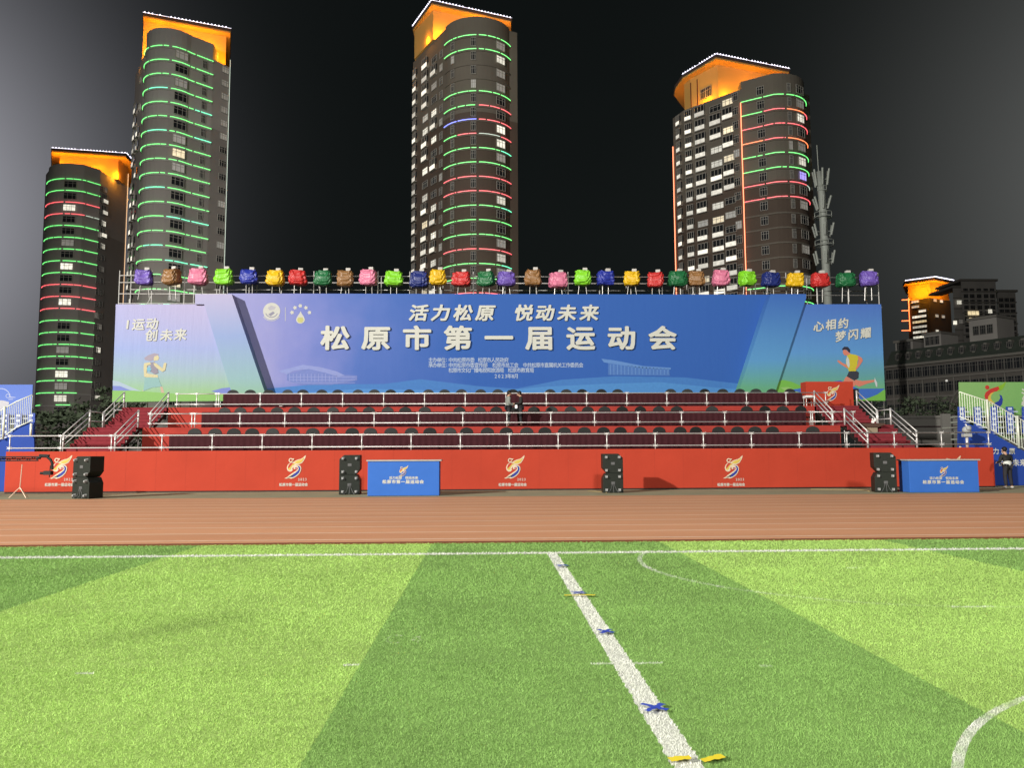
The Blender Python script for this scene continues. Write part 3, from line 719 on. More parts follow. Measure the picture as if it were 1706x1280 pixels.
# two small round logos at the upper left
b = MB(); c = at(452.6, 518.5, YM); k = 1/pm_
def disc(cx, cz, r, y, mi, n=28, a0=0, a1=2*math.pi, r0=0):
    if r0 == 0: b.flat_xz([(cx+r*math.cos(a0+(a1-a0)*i/n), cz+r*math.sin(a0+(a1-a0)*i/n)) for i in range(n)], y, mi)
    else:
        o = [(cx+r*math.cos(a0+(a1-a0)*i/n), cz+r*math.sin(a0+(a1-a0)*i/n)) for i in range(n+1)]
        b.flat_xz(o+[(cx+r0*math.cos(a0+(a1-a0)*i/n), cz+r0*math.sin(a0+(a1-a0)*i/n)) for i in range(n, -1, -1)], y, mi)
disc(c.x, c.z, 14.2*k, YM-3*e, 0)
disc(c.x, c.z, 11.0*k, YM-4*e, 2, 28, math.pi*1.12, math.pi*1.88, 9.6*k)
for r in (15.4, 17.2): disc(c.x, c.z+0.5*k, r*k, YM-3*e, 0, 20, math.pi*1.2, math.pi*1.8, (r-0.8)*k)
b.flat_xz(px_poly([(447, 524), (455, 519), (458, 522), (451, 527)], YM), YM-4*e, 2)
b.flat_xz(px_poly([(446, 513), (452, 509), (460, 512), (457, 516), (449, 517)], YM), YM-4*e, 3)
b.flat_xz(px_poly([(475, 512), (475.8, 512), (475.8, 535), (475, 535)], YM), YM-3*e, 0)
d = at(500.6, 531, YM)
drop = [(0, 12.5), (2.2, 8), (5, 4), (7.3, -1)] + [(7.4*math.cos(-i*math.pi/12), -1.2+7.2*math.sin(-i*math.pi/12)) for i in range(1, 12)] + [(-7.3, -1), (-5, 4), (-2.2, 8)]
b.flat_xz([(d.x+x*k, d.z+z*k) for x, z in drop], YM-3*e, 0)
b.flat_xz([(d.x+x*0.72*k, d.z+(z*0.72-0.9)*k) for x, z in drop if z < 5], YM-4*e, 1)
for x, y in ((486.6, 520.8), (491.5, 512.8), (500.3, 509.6), (509.7, 512.9), (515.6, 520.8)):
    q = at(x, y, YM); rr = [(3.6 if i % 2 else 2.4)*k for i in range(10)]
    b.flat_xz([(q.x+rr[i]*math.cos(i*0.628), q.z+rr[i]*math.sin(i*0.628)) for i in range(10)], YM-3*e, 0)
b.build('printed_logos', [mat('logo_cream', V(212, 212, 205), 0.6), mat('logo_yellow', V(204, 202, 130), 0.6), mat('logo_shade', V(150, 148, 170), 0.6), mat('logo_mid', V(188, 186, 196), 0.6)], bk)

# slanted strips and wings
M_STL = banner('print_strip_left_with_glare', [(0, (182, 176, 212)), (1, (170, 168, 212))], [(0.0, (150, 192, 150)), (0.2, (150, 186, 190)), (0.6, (148, 170, 216)), (1.0, (186, 180, 214))], [(0, 1), (1, 0.85)])  # lilac tint puts the glare from the left into the strip's colour
M_STR = banner('print_strip_right', [(0, (78, 125, 200)), (1, (70, 110, 195))], [(0.0, (112, 182, 112)), (0.12, (108, 176, 140)), (0.38, (98, 160, 212)), (1.0, (68, 112, 192))], [(0, 1), (1, 0.9)])
def strip(pts, m, lab):
    t = thing('banner_strip', lab, 'banner', (at(*pts[0], YS).x, YS, F3), 0, 'slanted banner strips of the backdrop')
    b = MB(); b.prism_xz(px_poly(pts, YS), YS, YM-0.01); b.build('banner_panel', m, t)
    b = MB(); P = px_poly(pts, YS); b.tube([(P[2][0], YS+0.4, P[2][1]-0.5), (P[2][0]-0.02, YS+0.4, F3)], 0.03, 6); b.build('support_post', STEEL, t)
strip([(325, 490), (386, 490), (446, 668), (390, 668), (340, 507), (325, 507)], M_STL, 'slanted glare-tinted lilac banner strip with dark inner edge left of the main banner')
strip([(1284, 490), (1343, 490), (1343, 497), (1287, 668), (1226, 668)], M_STR, 'slanted light blue banner strip fading to green right of the main banner')
M_WL = banner('print_wing_left_with_glare', [(0, (172, 176, 220)), (0.5, (186, 178, 214)), (1, (190, 182, 214))],  # pale lilac is glare wash painted into the wing's print
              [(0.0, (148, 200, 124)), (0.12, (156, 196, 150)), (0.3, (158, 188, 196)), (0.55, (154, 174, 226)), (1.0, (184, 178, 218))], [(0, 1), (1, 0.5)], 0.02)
M_WR = banner('print_wing_right', [(0, (80, 120, 200)), (1, (84, 122, 202))],
              [(0.0, (128, 190, 88)), (0.1, (118, 182, 120)), (0.25, (106, 168, 168)), (0.5, (100, 158, 216)), (1.0, (84, 122, 202))], [(0, 1), (1, 0.9)])
FIG = {'skin': V(228, 140, 118), 'hair': V(52, 52, 66), 'yel': V(216, 204, 60), 'bib': V(214, 222, 226), 'short': V(62, 64, 76), 'pale': V(216, 206, 164), 'palehair': V(170, 160, 178), 'top': V(150, 144, 160), 'cyan': V(130, 190, 214), 'teal': V(146, 188, 188), 'pleg': V(206, 178, 158), 'hblue': V(70, 118, 208), 'hgreen': V(128, 196, 84), 'hlite': V(160, 208, 120), 'hill2': V(126, 140, 214), 'hpale': V(176, 196, 216), 'hgl': V(142, 196, 106)}
FK = list(FIG); FM = [mat('figure_print_'+k_, FIG[k_], 0.6, 0, 0.04) for k_ in FK]
def figure(name, polys, Y, parent):
    b = MB()
    for i, (k_, pts) in enumerate(polys): b.flat_xz(px_poly(pts, Y), Y-0.004-0.0025*i, FK.index(k_))
    return b.build(name, FM, parent)
wr = thing('banner_wing', 'right wing banner fading blue to green with a printed male runner', 'banner', (ax(1400, YW), YW, F3), 0, 'side wings of the backdrop')
b = MB(); b.prism_xz(px_poly([(1318, 507), (1468, 507), (1475, 668), (1270, 668)], YW), YW, YW+0.3); b.build('banner_panel', M_WR, wr)
figure('printed_hills', [('hgreen', [(1283, 666), (1286, 650), (1296, 637), (1304, 633), (1318, 636), (1345, 648), (1360, 652), (1400, 650), (1400, 667)]), ('hlite', [(1300, 646), (1312, 645), (1345, 656), (1360, 660), (1340, 660), (1310, 653)]),
    ('hblue', [(1312, 650), (1330, 648), (1347, 643), (1400, 634), (1430, 648), (1474, 647.5), (1462, 657), (1440, 666), (1345, 656)]), ('hgreen', [(1432, 667), (1455, 661), (1474.5, 650), (1475, 667)])], YW, wr)
S = lambda pts: conv(pts, 6.738, 1280, 490)
figure('printed_runner', [('skin', S([(905, 845), (880, 830), (820, 795), (778, 762), (775, 742), (795, 746), (835, 775), (890, 800), (912, 830)])),
    ('skin', S([(880, 925), (960, 972), (1000, 1000), (960, 1040), (860, 1040), (840, 990), (860, 945)])), ('skin', S([(970, 960), (1050, 978), (1150, 968), (1200, 963), (1195, 985), (1100, 1010), (1020, 1042), (975, 1020)])),
    ('bib', S([(1193, 935), (1203, 960), (1222, 1000), (1222, 1045), (1208, 1040), (1190, 985)])),
    ('skin', S([(838, 630), (870, 626), (898, 652), (925, 672), (885, 695), (880, 690), (855, 688), (845, 680), (834, 655)])),
    ('short', S([(905, 868), (985, 862), (1015, 880), (1010, 945), (965, 972), (880, 925)])),
    ('yel', S([(885, 690), (920, 672), (985, 685), (1025, 705), (1003, 745), (992, 830), (982, 866), (903, 869), (890, 830), (872, 790), (870, 740)])),
    ('bib', S([(872, 738), (888, 700), (905, 740), (912, 800), (902, 832), (876, 790)])),
    ('skin', S([(1000, 690), (1050, 720), (1058, 750), (1020, 810), (985, 852), (973, 842), (1005, 780), (1010, 745)])),
    ('hair', S([(822, 622), (850, 592), (890, 594), (916, 625), (914, 660), (898, 652), (880, 628), (850, 622), (838, 630)]))], YW, wr)
b = MB()
letters(b, [(c_, at(x, y, YW).x, at(x, y, YW).z) for c_, x, y in (('心', 1363.5, 544), ('相', 1384, 541), ('约', 1404.5, 539), ('梦', 1400, 560.5), ('闪', 1421, 557.5), ('耀', 1442, 555))],
        0.62, 0.62, YW-0.003, 0.04, 0.03, 0.08, 0, 0.14, 1)
b.build('slogan_lettering', [TITLE, TSIDE], wr)
wl = thing('banner_wing', 'glare-washed lilac left wing banner with a faint printed female runner', 'banner', (ax(280, YW), YW, F3), 0, 'side wings of the backdrop')
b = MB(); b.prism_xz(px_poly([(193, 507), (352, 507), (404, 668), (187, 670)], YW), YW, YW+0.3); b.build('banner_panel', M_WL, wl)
S = lambda pts: conv(pts, 11.13, 200, 575)
figure('printed_hills', [('hpale', [(188, 634), (198, 636), (225, 648), (240, 654), (188, 652)]), ('hill2', [(188, 643), (200, 643.5), (216, 650), (222, 651.5), (188, 652)]), ('hgl', [(187.5, 651), (222, 651), (300, 657), (345, 655), (400, 656), (403, 667), (187, 669)]),
    ('hill2', [(352, 652), (370, 647), (396, 644), (400, 655), (370, 657)])], YW, wl)
figure('printed_runner', [('pleg', S([(740, 760), (790, 780), (830, 930), (800, 1060), (770, 1040), (768, 900)])), ('pale', S([(430, 830), (470, 790), (420, 930), (330, 930), (330, 915), (390, 905)])),
    ('palehair', S([(450, 240), (520, 190), (640, 150), (720, 170), (700, 200), (640, 230), (620, 280), (560, 300), (460, 275)])), ('pale', S([(640, 212), (700, 190), (725, 230), (710, 280), (660, 290), (630, 300), (625, 250)])),
    ('teal', S([(460, 600), (710, 600), (735, 680), (775, 770), (600, 790), (470, 840), (430, 860), (450, 720)])), ('pale', S([(500, 530), (700, 555), (705, 605), (470, 600)])),
    ('top', S([(560, 325), (640, 315), (700, 450), (712, 520), (640, 545), (575, 500)])), ('pale', S([(450, 340), (560, 318), (575, 360), (505, 385), (495, 520), (620, 560), (600, 590), (450, 590), (438, 420)])),
    ('pale', S([(625, 330), (680, 345), (790, 435), (815, 345), (835, 325), (865, 340), (840, 470), (785, 500), (690, 435), (630, 375)])), ('cyan', S([(500, 420), (560, 410), (585, 450), (560, 495), (505, 480)]))], YW, wl)
b = MB()
letters(b, [(c_, at(x, y, YW).x, at(x, y, YW).z) for c_, x, y in (('I', 213, 541), ('运', 231, 540.5), ('动', 254, 539.5), ('创', 253, 559), ('未', 277.5, 558.5), ('来', 301, 557.5))], 0.68, 0.66, YW-0.003, 0.03, 0.03, 0.08)
b.build('slogan_lettering', mat('pale_letter', V(216, 216, 208), 0.6), wl)

# scaffold gallery behind and above the banner wall -----------------------------------
YG = 43.3; AXROW = 470
g = thing('scaffold_gallery', 'long steel pipe scaffold showing above the top of the banner wall', 'scaffold', (1, YG, 0))
gx = lsp(ax(199, YG), ax(1463, YG), 25); ztop = az(453, YG)
pmb = MB(); pmb.tube([(0, 0, 0), (0, 0, ztop)], 0.028, 8); pme = pmb.mesh('post', STEEL, smooth=True)
for i, x in enumerate(gx):
    for dy in (0, 1.4):
        if dy and i % 2: continue
        p = link('post', pme, g); p.location = (x-1, dy, 0)
for z, y in ((az(461, YG), YG), (az(472.5, YG), YG), (az(491, YG), YG), (az(507, YG), YG), (az(463, YG), YG+1.4), (az(484, YG+1.4), YG+1.4), (6.0, YG+1.4), (4.0, YG), (4.6, YG)):
    b = MB(); b.tube([(gx[0], y, z), (gx[-1], y, z)], 0.024, 8); b.build('rail', STEEL, g, smooth=True)
for i in range(0, 24, 4):
    b = MB(); b.tube([(gx[i], YG+0.05, 6.5), (gx[i+1], YG+0.05, az(492, YG))], 0.02, 6); b.build('brace', STEEL, g)
b = MB(); b.box(gx[0]-0.2, gx[-1]+0.2, YG+0.06, YG+1.34, az(507, YG)-0.16, az(507, YG)-0.1); b.build('plank_deck', mat('scaffold_plank', (0.09, 0.09, 0.085), 0.7), g)

# coloured cloth-wrapped lamps along the gallery rail ----------------------------------
BC = {'purple': (118, 92, 186), 'brown': (150, 108, 64), 'pink': (226, 128, 160), 'lime green': (140, 222, 48), 'blue': (44, 58, 165), 'navy blue': (34, 48, 120), 'yellow': (238, 190, 24), 'red': (206, 52, 50), 'dark green': (36, 112, 66)}
SEQ = [(240, 'purple'), (286, 'brown'), (330, 'pink'), (373, 'lime green'), (415, 'blue'), (459, 'yellow'), (496, 'red'), (538, 'dark green'), (575.5, 'brown'), (614, 'pink'), (656, 'lime green'), (698.5, 'navy blue'), (729, 'yellow'), (769, 'red'), (810, 'dark green'), (843.5, 'purple'),
       (888, 'brown'), (930, 'pink'), (970.5, 'lime green'), (1009, 'blue'), (1052.5, 'yellow'), (1092, 'red'), (1129, 'dark green'), (1160, 'brown'), (1201, 'pink'), (1245, 'lime green'), (1284, 'navy blue'), (1324.5, 'yellow'), (1366, 'red'), (1409, 'dark green'), (1447, 'purple')]
CLAMP = mat('lamp_clamp', (0.38, 0.36, 0.34), 0.5)
cnt = {}; YC = YG-0.45; zc0 = az(464.5, YC)
tot_ = {}
for _, c_ in SEQ: tot_[c_] = tot_.get(c_, 0)+1
for i, (px, c_) in enumerate(SEQ):
    k_ = cnt.get(c_, 0); cnt[c_] = k_+1
    pos = {0: 'leftmost', tot_[c_]-1: 'rightmost'}.get(k_, ORD[k_]+' from the left')
    x = ax(px, YC); zc = zc0+R.uniform(-0.07, 0.07)
    t = thing('wrapped_lamp', f'{c_} cloth-wrapped lamp above the banner wall, {pos} among its colour', 'wrapped lamp', (x, YC, zc-0.9), R.uniform(-0.25, 0.25), 'cloth-wrapped lamps along the top rail')
    bm = bmesh.new(); bmesh.ops.create_icosphere(bm, subdivisions=5, radius=1.0)
    sd = Vector((i*7.3, i*3.1, 0)); sx, sz = R.uniform(0.40, 0.47), R.uniform(0.38, 0.44); skew = R.uniform(-0.12, 0.12); ph = R.uniform(0, 6.28); swag = R.uniform(-0.25, 0.25)
    for v in bm.verts:
        p = v.co.copy(); q = Vector([math.copysign(abs(a)**0.5, a) for a in p])
        # cloth drawn up at the top corners: folds sag between them, pleats fan out below
        u = p.x-swag; big = mnoise.noise(p*1.3+sd)
        sag = math.sin((q.z*1.0-1.15*u*u+0.35*big)*9.0+ph)*math.exp(-1.4*max(0, -p.z))
        pleat = math.sin((math.atan2(p.y, p.x)*7+2.4*p.z*math.copysign(1, u)+1.6*big)+ph)
        cr = mnoise.noise(Vector((p.x*2.6, p.y*2.6, p.z*2.2))*1.7+sd*2)
        f = 1+0.085*sag+0.06*pleat*(0.4+0.6*abs(p.z))+0.13*big+0.10*(1-2*abs(cr))
        taper = 1.0-0.12*q.z
        v.co = Vector((q.x*sx*f*taper+skew*p.z*0.2, q.y*0.34*f*taper, 0.9+q.z*sz*(1+0.05*sag+0.08*big)+(0.07*q.x*q.x if q.z > 0.5 else -0.05*(1-q.x*q.x))))
    me = bpy.data.meshes.new('cloth_wrap'); bm.to_mesh(me); bm.free()
    me.polygons.foreach_set('use_smooth', [True]*len(me.polygons)); me.materials.append(mat('wrap_'+c_.replace(' ', '_'), V(*BC[c_], 0.62), 0.38, 0, 0.25, 5, 0.35, 14, spec=0.4))
    link('cloth_wrap', me, t)
    b = MB(); b.box(0.02, 0.28, -0.1, 0.14, 0.9+sz*0.92, 0.9+sz+0.16); b.build('clamp', CLAMP, t, bevel=0.02, local=True)
    for sx_ in (-1, 1):
        b = MB(); b.tube([(sx_*0.17, 0.05, 0.62), (sx_*R.uniform(0.15, 0.32), 0.12, -0.35)], 0.018, 6); b.build('leg', STEEL, t, local=True)
    b = MB(); b.tube([(0.1, 0.1, 0.85), (0.1, 0.42, 0.8)], 0.03, 6); b.build('bracket', STEEL, t, local=True)

AXROW = 752
# ------------------------------------------------------------------ in front of the red wall: draped podiums, loudspeakers, camera crane
def podium(px0, px1, Yf, pt, ept, lab):
    x0, x1 = ax(px0, Yf), ax(px1, Yf); zt = az(pt, Yf, (px0+px1)/2); d = 0.75
    t = thing('draped_podium', lab, 'podium', ((x0+x1)/2, Yf+d/2, 0), 0, 'blue draped podiums on the track')
    b = MB(); b.box(x0, x1, Yf, Yf+d, 0.004, zt-0.03); b.build('cloth_skirt', BLUE, t, bevel=0.012)
    b = MB(); b.box(x0-0.05, x1+0.08, Yf-0.04, Yf+d+0.04, zt-0.03, zt+0.02); b.build('tabletop', mat('grey_table', (0.3, 0.29, 0.27), 0.6), t, bevel=0.006)
    b = MB(); c = at(ept[0], ept[1], Yf); emblem(b, c.x, c.z, 0.36, Yf-0.004, 0.002); b.build('emblem', EM_M, t)
    b = MB(); k_ = Yf/1282
    letters(b, line_items('活力松原 悦动未来', ept[0]-21, ept[0]+22, ept[1]+11.5, Yf), 5.4*k_, 5*k_, Yf-0.005, 0, 0.03)
    letters(b, line_items('松原市第一届运动会', ept[0]-31.5, ept[0]+30.5, ept[1]+18, Yf), 7*k_, 6.4*k_, Yf-0.005, 0, 0.04)
    b.build('lettering', WHITE, t)
podium(613, 732, 28.6, 767.5, (672, 785), 'blue draped podium left of the stage middle, between two loudspeaker stacks')
podium(1513, 1628, 28.6, 766.5, (1572, 785.5), 'blue draped podium at the right end, touching a loudspeaker stack')

SPK = mat('speaker_black', (0.011, 0.014, 0.010), 0.5, 0, 0.3, 30, 0.15, 150, spec=0.2)
CAST = mat('caster_grey', (0.26, 0.26, 0.255), 0.45)
def cabinet_spk(lab, loc, rz, top, side):
    t = thing('loudspeaker', lab, 'loudspeaker', loc, rz, 'stacked black bass loudspeakers')
    w, h, d, c_ = 0.39, 0.745, 0.62, 0.2
    s = side
    if top: pr = [(-s*w, 0), (s*w*0.55, 0), (s*w, c_), (s*w, h), (-s*w*0.55, h), (-s*w, h-c_*0.8)]
    else: pr = [(-s*w, 0), (s*w, 0), (s*w, h-c_), (s*w*0.72, h), (-s*w, h)]
    b = MB(); b.prism_xz(pr, -d/2, d/2); b.build('body', SPK, t, bevel=0.012, local=True)
    for x, z in ((-0.25, 0.11), (0.25, 0.11), (-0.25, h-0.13), (0.25, h-0.13)):
        b = MB(); b.box(x-0.05, x+0.05, -d/2-0.012, -d/2-0.002, z-0.045, z+0.045); b.box(x-0.04, x-0.03, -d/2-0.07, -d/2-0.012, z-0.03, z+0.03); b.box(x+0.03, x+0.04, -d/2-0.07, -d/2-0.012, z-0.03, z+0.03)
        b.tube([(x-0.025, -d/2-0.065, z-0.01), (x+0.025, -d/2-0.065, z-0.01)], 0.048, 12); b.build('caster', CAST, t, local=True)
    b = MB(); b.box(-0.07, 0.07, -d/2-0.008, -d/2-0.002, h/2-0.05, h/2+0.05); b.build('connector_plate', mat('plate_grey', (0.09, 0.09, 0.09), 0.5), t, local=True)
    if not top:
        b = MB()
        for k_ in range(3):
            b.tube([(0.02*k_-0.02, -d/2-0.02, h/2+0.02), (0.05*k_-0.05, -d/2-0.035, 0.28), (0.11*k_-0.1, -d/2-0.03, 0.12), (0.2*k_-0.2, -d/2-0.12, 0.012)], 0.008, 5)
        b.build('cable', mat('cable_grey', (0.12, 0.12, 0.12), 0.5), t, local=True)
for px, py, Yc, rz, side, w_ in ((149, 829, 28.4, rad(-20), 1, 'at the far left, turned to show its side'), (584.5, 824, 29.9, rad(3), 1, 'left of the middle, beside a blue podium'),
                             (1019, 823, 30.0, rad(-2), -1, 'alone right of the stage middle'), (1470, 824, 29.2, rad(-14), -1, 'at the right, beside a blue podium')):
    x = ax(px, Yc)
    cabinet_spk('lower black bass loudspeaker of the stack '+w_, (x, Yc, 0.006), rz, False, side)
    cabinet_spk('upper black bass loudspeaker of the stack '+w_, (x, Yc, 0.756), rz, True, side)
def cable(pts, m, lab):
    b = MB(); b.tube([(p[0], p[1], 0.012) for p in pts], 0.012, 6); tag(b.build('cable', m, smooth=True), lab, 'cable')
CY = mat('cable_beige', (0.35, 0.27, 0.12), 0.6); CB = mat('cable_black', (0.03, 0.03, 0.03), 0.5)
cable([(ax(1350, 31.2), 31.3), (ax(1390, 31), 31.0), (ax(1430, 30.6), 30.7), (ax(1444, 30), 30.1), (ax(1452, 29), 29.3)], CY, 'thin beige cable on the pavement running to the right loudspeaker stack')
cable([(ax(978, 31), 31.0), (ax(992, 30.5), 30.6), (ax(1004, 30), 30.1), (ax(1010, 29.6), 29.6)], CY, 'short beige cable on the pavement at the lone loudspeaker stack')
cable([(ax(1630, 29), 29.0), (ax(1645, 28.8), 28.9), (ax(1655, 29.3), 29.3), (ax(1664, 29.0), 29.1)], CB, 'loose black cable on the ground right of the right blue podium')

def crane():
    Y = 29.3; t = thing('camera_crane', 'black camera crane boom with hanging camera head before the left end of the red wall', 'camera crane', (ax(-60, Y), Y, 0))
    b = MB(); a_, e_ = at(-150, 766, Y), at(64, 764.5, Y)
    for dy, dz in ((0, 0.07), (0, -0.07), (0.14, 0.0)): b.tube([(a_.x, Y+dy, a_.z+dz), (e_.x, Y+dy, e_.z+dz)], 0.026, 6)
    n = 26
    for i in range(n):
        q = a_.lerp(e_, i/n); q2 = a_.lerp(e_, (i+1)/n); s = 0.07 if i % 2 else -0.07; b.tube([(q.x, Y, q.z+s), (q2.x, Y, q2.z-s)], 0.014, 5)
    b.build('boom', BLACK, t)
    b = MB(); pts = [at(62, 764, Y), at(70, 760.5, Y), at(78, 761, Y), at(84, 766, Y), at(87, 772, Y), at(87, 783, Y)]
    b.tube(pts, 0.05, 8); b.tube([at(66, 759, Y), at(82, 759.5, Y)], 0.05, 6); b.build('elbow', BLACK, t)
    b = MB(); c = at(80, 789, Y); b.box(c.x-0.12, c.x+0.14, Y-0.1, Y+0.1, c.z-0.06, c.z+0.09); b.tube([(c.x-0.12, Y, c.z), (c.x-0.27, Y-0.02, c.z+0.01)], 0.05, 10); b.tube([at(84, 776, Y), at(82, 796, Y)], 0.015, 6); b.build('camera_head', BLACK, t)
    b = MB(); c = at(-60, 766, Y)
    b.tube([(c.x, Y+0.05, 0.5), (c.x, Y+0.05, c.z-0.05)], 0.05, 8)
    for k_ in range(3):
        an = k_*2.094+0.5; b.tube([(c.x, Y+0.05, 0.7), (c.x+0.55*math.cos(an), Y+0.05+0.55*math.sin(an), 0.0)], 0.03, 6)
    b.build('pedestal', BLACK, t)
    b = MB(); w = at(-140, 766, Y); b.box(w.x-0.2, w.x+0.2, Y-0.1, Y+0.2, w.z-0.28, w.z-0.09); b.build('counterweight', BLACK, t)
crane()
def light_stand():
    Y = 28.9; m = mat('pale_stand', (0.5, 0.36, 0.27), 0.5, 0.2); c = at(36, 774, Y); t = thing('tripod_stand', 'thin pale tripod stand before the left end of the red wall', 'tripod stand', (c.x, Y, 0))
    b = MB(); b.tube([(c.x-0.02, Y, 0.3), (c.x+0.02, Y, c.z)], 0.016, 8); b.build('pole', m, t)
    for an in (3.3, 5.8, 1.3):
        b = MB(); b.tube([(c.x-0.02, Y, 0.38), (c.x+0.36*math.cos(an), Y+0.36*math.sin(an), 0.0)], 0.014, 6); b.build('leg', m, t)
light_stand()

# ------------------------------------------------------------------ people
def skin_mesh(name, J, E, m, sub=1):
    """J: name -> (x, y, z, radius or (rx, ry)); E: pairs of names; one continuous skinned surface"""
    ks = list(J); me = bpy.data.meshes.new(name)
    me.from_pydata([J[k][:3] for k in ks], [(ks.index(a), ks.index(b)) for a, b in E], [])
    o = bpy.data.objects.new(name, me); COL.objects.link(o)
    md = o.modifiers.new('skin', 'SKIN'); md.use_smooth_shade = True; md.branch_smoothing = 0.6
    sv = me.skin_vertices[0].data
    for i, k in enumerate(ks):
        r = J[k][3]; sv[i].radius = r if isinstance(r, tuple) else (r, r); sv[i].use_root = (i == 0)
    sd = o.modifiers.new('sub', 'SUBSURF'); sd.levels = sub; sd.render_levels = sub
    me2 = bpy.data.meshes.new_from_object(o.evaluated_get(bpy.context.evaluated_depsgraph_get()))
    bpy.data.objects.remove(o)
    for p in me2.polygons: p.use_smooth = True
    me2.materials.clear(); me2.materials.append(m)
    return me2
def person(lab, loc, rz, J, top_m, trouser_m, shoe_m, hem=None, hem_m=None, scale=1.0):
    """J gives joints: pelvis, chest, neck, head, l/r sho elb wri hip kne ank toe; the person faces local +Y"""
    t = thing('person', lab, 'person', loc, rz); t.scale = (scale,)*3
    P = {k: Vector(v) for k, v in J.items()}
    fw_ = (P['face']-P['head']).normalized()
    b = {}
    def j(n, p, r): b[n] = (p.x, p.y, p.z, r)
    j('pelvis', P['pelvis'], (0.13, 0.095)); j('chest', P['chest'], (0.145, 0.10)); j('neckb', P['neck'], 0.055); j('jaw', P['head']-Vector((0, 0, 0.05))+fw_*0.02, (0.066, 0.07))
    j('crown', P['head']+Vector((0, 0, 0.05)), (0.075, 0.088)); j('topk', P['head']+Vector((0, 0, 0.105)), 0.045); j('nose', P['head']+fw_*0.11+Vector((0, 0, -0.01)), 0.014)
    E = [('pelvis', 'chest'), ('chest', 'neckb'), ('neckb', 'jaw'), ('jaw', 'crown'), ('crown', 'topk'), ('crown', 'nose')]
    for s in 'lr':
        sg = -1 if s == 'l' else 1
        j(s+'s', P[s+'sho'], 0.05); j(s+'e', P[s+'elb'], 0.043); j(s+'w', P[s+'wri'], 0.028)
        d = (P[s+'wri']-P[s+'elb']).normalized(); pm = P[s+'wri']+d*0.06; j(s+'p', pm, (0.04, 0.02))
        j(s+'h', P[s+'hip'], 0.085); j(s+'k', P[s+'kne'], 0.055); j(s+'a', P[s+'ank'], 0.034); j(s+'t', P[s+'toe'], 0.026)
        E += [('chest', s+'s'), (s+'s', s+'e'), (s+'e', s+'w'), (s+'w', s+'p'), ('pelvis', s+'h'), (s+'h', s+'k'), (s+'k', s+'a'), (s+'a', s+'t')]
        side = d.cross(Vector((0, 0, 1))).normalized() if abs(d.z) < 0.95 else Vector((0, 1, 0))
        nrm = d.cross(side).normalized()
        for q, (o_, ln) in enumerate(((-0.03, 0.055), (-0.011, 0.07), (0.009, 0.075), (0.028, 0.065))):
            f0 = pm+d*0.035+side*o_; f1 = f0+d*ln*0.55+nrm*0.012; f2 = f1+d*ln*0.35+nrm*0.028
            j(f'{s}f{q}a', f0, 0.0095); j(f'{s}f{q}b', f1, 0.0085); j(f'{s}f{q}c', f2, 0.007)
            E += [(s+'p', f'{s}f{q}a'), (f'{s}f{q}a', f'{s}f{q}b'), (f'{s}f{q}b', f'{s}f{q}c')]
        q0 = pm-d*0.01+side*(-0.042)+nrm*0.01; q1 = q0+d*0.045+side*(-0.012)+nrm*0.02
        j(s+'th0', q0, 0.011); j(s+'th1', q1, 0.009); E += [(s+'p', s+'th0'), (s+'th0', s+'th1')]
    o = link('body', skin_mesh('body', b, E, SKIN), t)
    T = {'chest': (*P['chest'], (0.175, 0.125)), 'mid': (*((P['pelvis']+P['chest'])/2), (0.165, 0.12)), 'hem': (*(P['pelvis']+Vector((0, 0, -0.07 if hem is None else 0.04))), (0.165, 0.125)), 'col': (*(P['neck']+Vector((0, 0, -0.045))), 0.075)}
    TE = [('chest', 'mid'), ('mid', 'hem'), ('chest', 'col')]
    for s in 'lr':
        T[s+'s'] = (*P[s+'sho'], 0.088); T[s+'e'] = (*P[s+'elb'], 0.062); T[s+'w'] = (*(P[s+'wri']), 0.048); TE += [('chest', s+'s'), (s+'s', s+'e'), (s+'e', s+'w')]
    link('jacket', skin_mesh('jacket', T, TE, top_m), t)
    if hem:
        link('shirt_back', skin_mesh('shirt_back', {'a': (*(P['pelvis']+Vector((0, 0, 0.22))), (0.19, 0.14)), 'b': (*(P['pelvis']+Vector((0, 0, 0.06))), (0.195, 0.145)), 'c': (*(P['pelvis']+Vector((0, 0, -0.14))), (0.19, 0.142))}, [('a', 'b'), ('b', 'c')], hem_m), t)
    Q = {'p': (*(P['pelvis']+Vector((0, 0, 0.02))), (0.15, 0.115))}; QE = []
    for s in 'lr':
        Q[s+'h'] = (*P[s+'hip'], 0.105); Q[s+'k'] = (*P[s+'kne'], 0.078); Q[s+'a'] = (*(P[s+'ank']+Vector((0, 0, 0.02))), 0.062); QE += [('p', s+'h'), (s+'h', s+'k'), (s+'k', s+'a')]
    link('trousers', skin_mesh('trousers', Q, QE, trouser_m), t)
    for s in 'lr':
        a, q = P[s+'ank'], P[s+'toe']; link('shoe', skin_mesh('shoe', {'h': (a.x, a.y-0.03, 0.055, (0.062, 0.055)), 'm': (*((a+q)/2).xy, 0.05, (0.064, 0.05)), 't': (q.x, q.y+0.04, 0.04, (0.058, 0.04))}, [('h', 'm'), ('m', 't')], shoe_m), t)
    hc = P['head']+Vector((0, 0, 0.035))-fw_*0.032
    mb = MB(); mb.ball(tuple(hc), (0.094, 0.104, 0.105), 0, 14, 10); link('hair', mb.mesh('hair', HAIR, smooth=True), t)
    mb = MB()
    rt = fw_.cross(Vector((0, 0, 1))).normalized()
    for sg in (-1, 1):
        q = P['head']+fw_*0.083+rt*sg*0.03+Vector((0, 0, 0.018)); mb.ball(tuple(q), 0.011, 0, 6, 4)
    q = P['head']+fw_*0.085+Vector((0, 0, -0.05)); mb.ball(tuple(q), (0.02, 0.02, 0.006), 0, 6, 4)
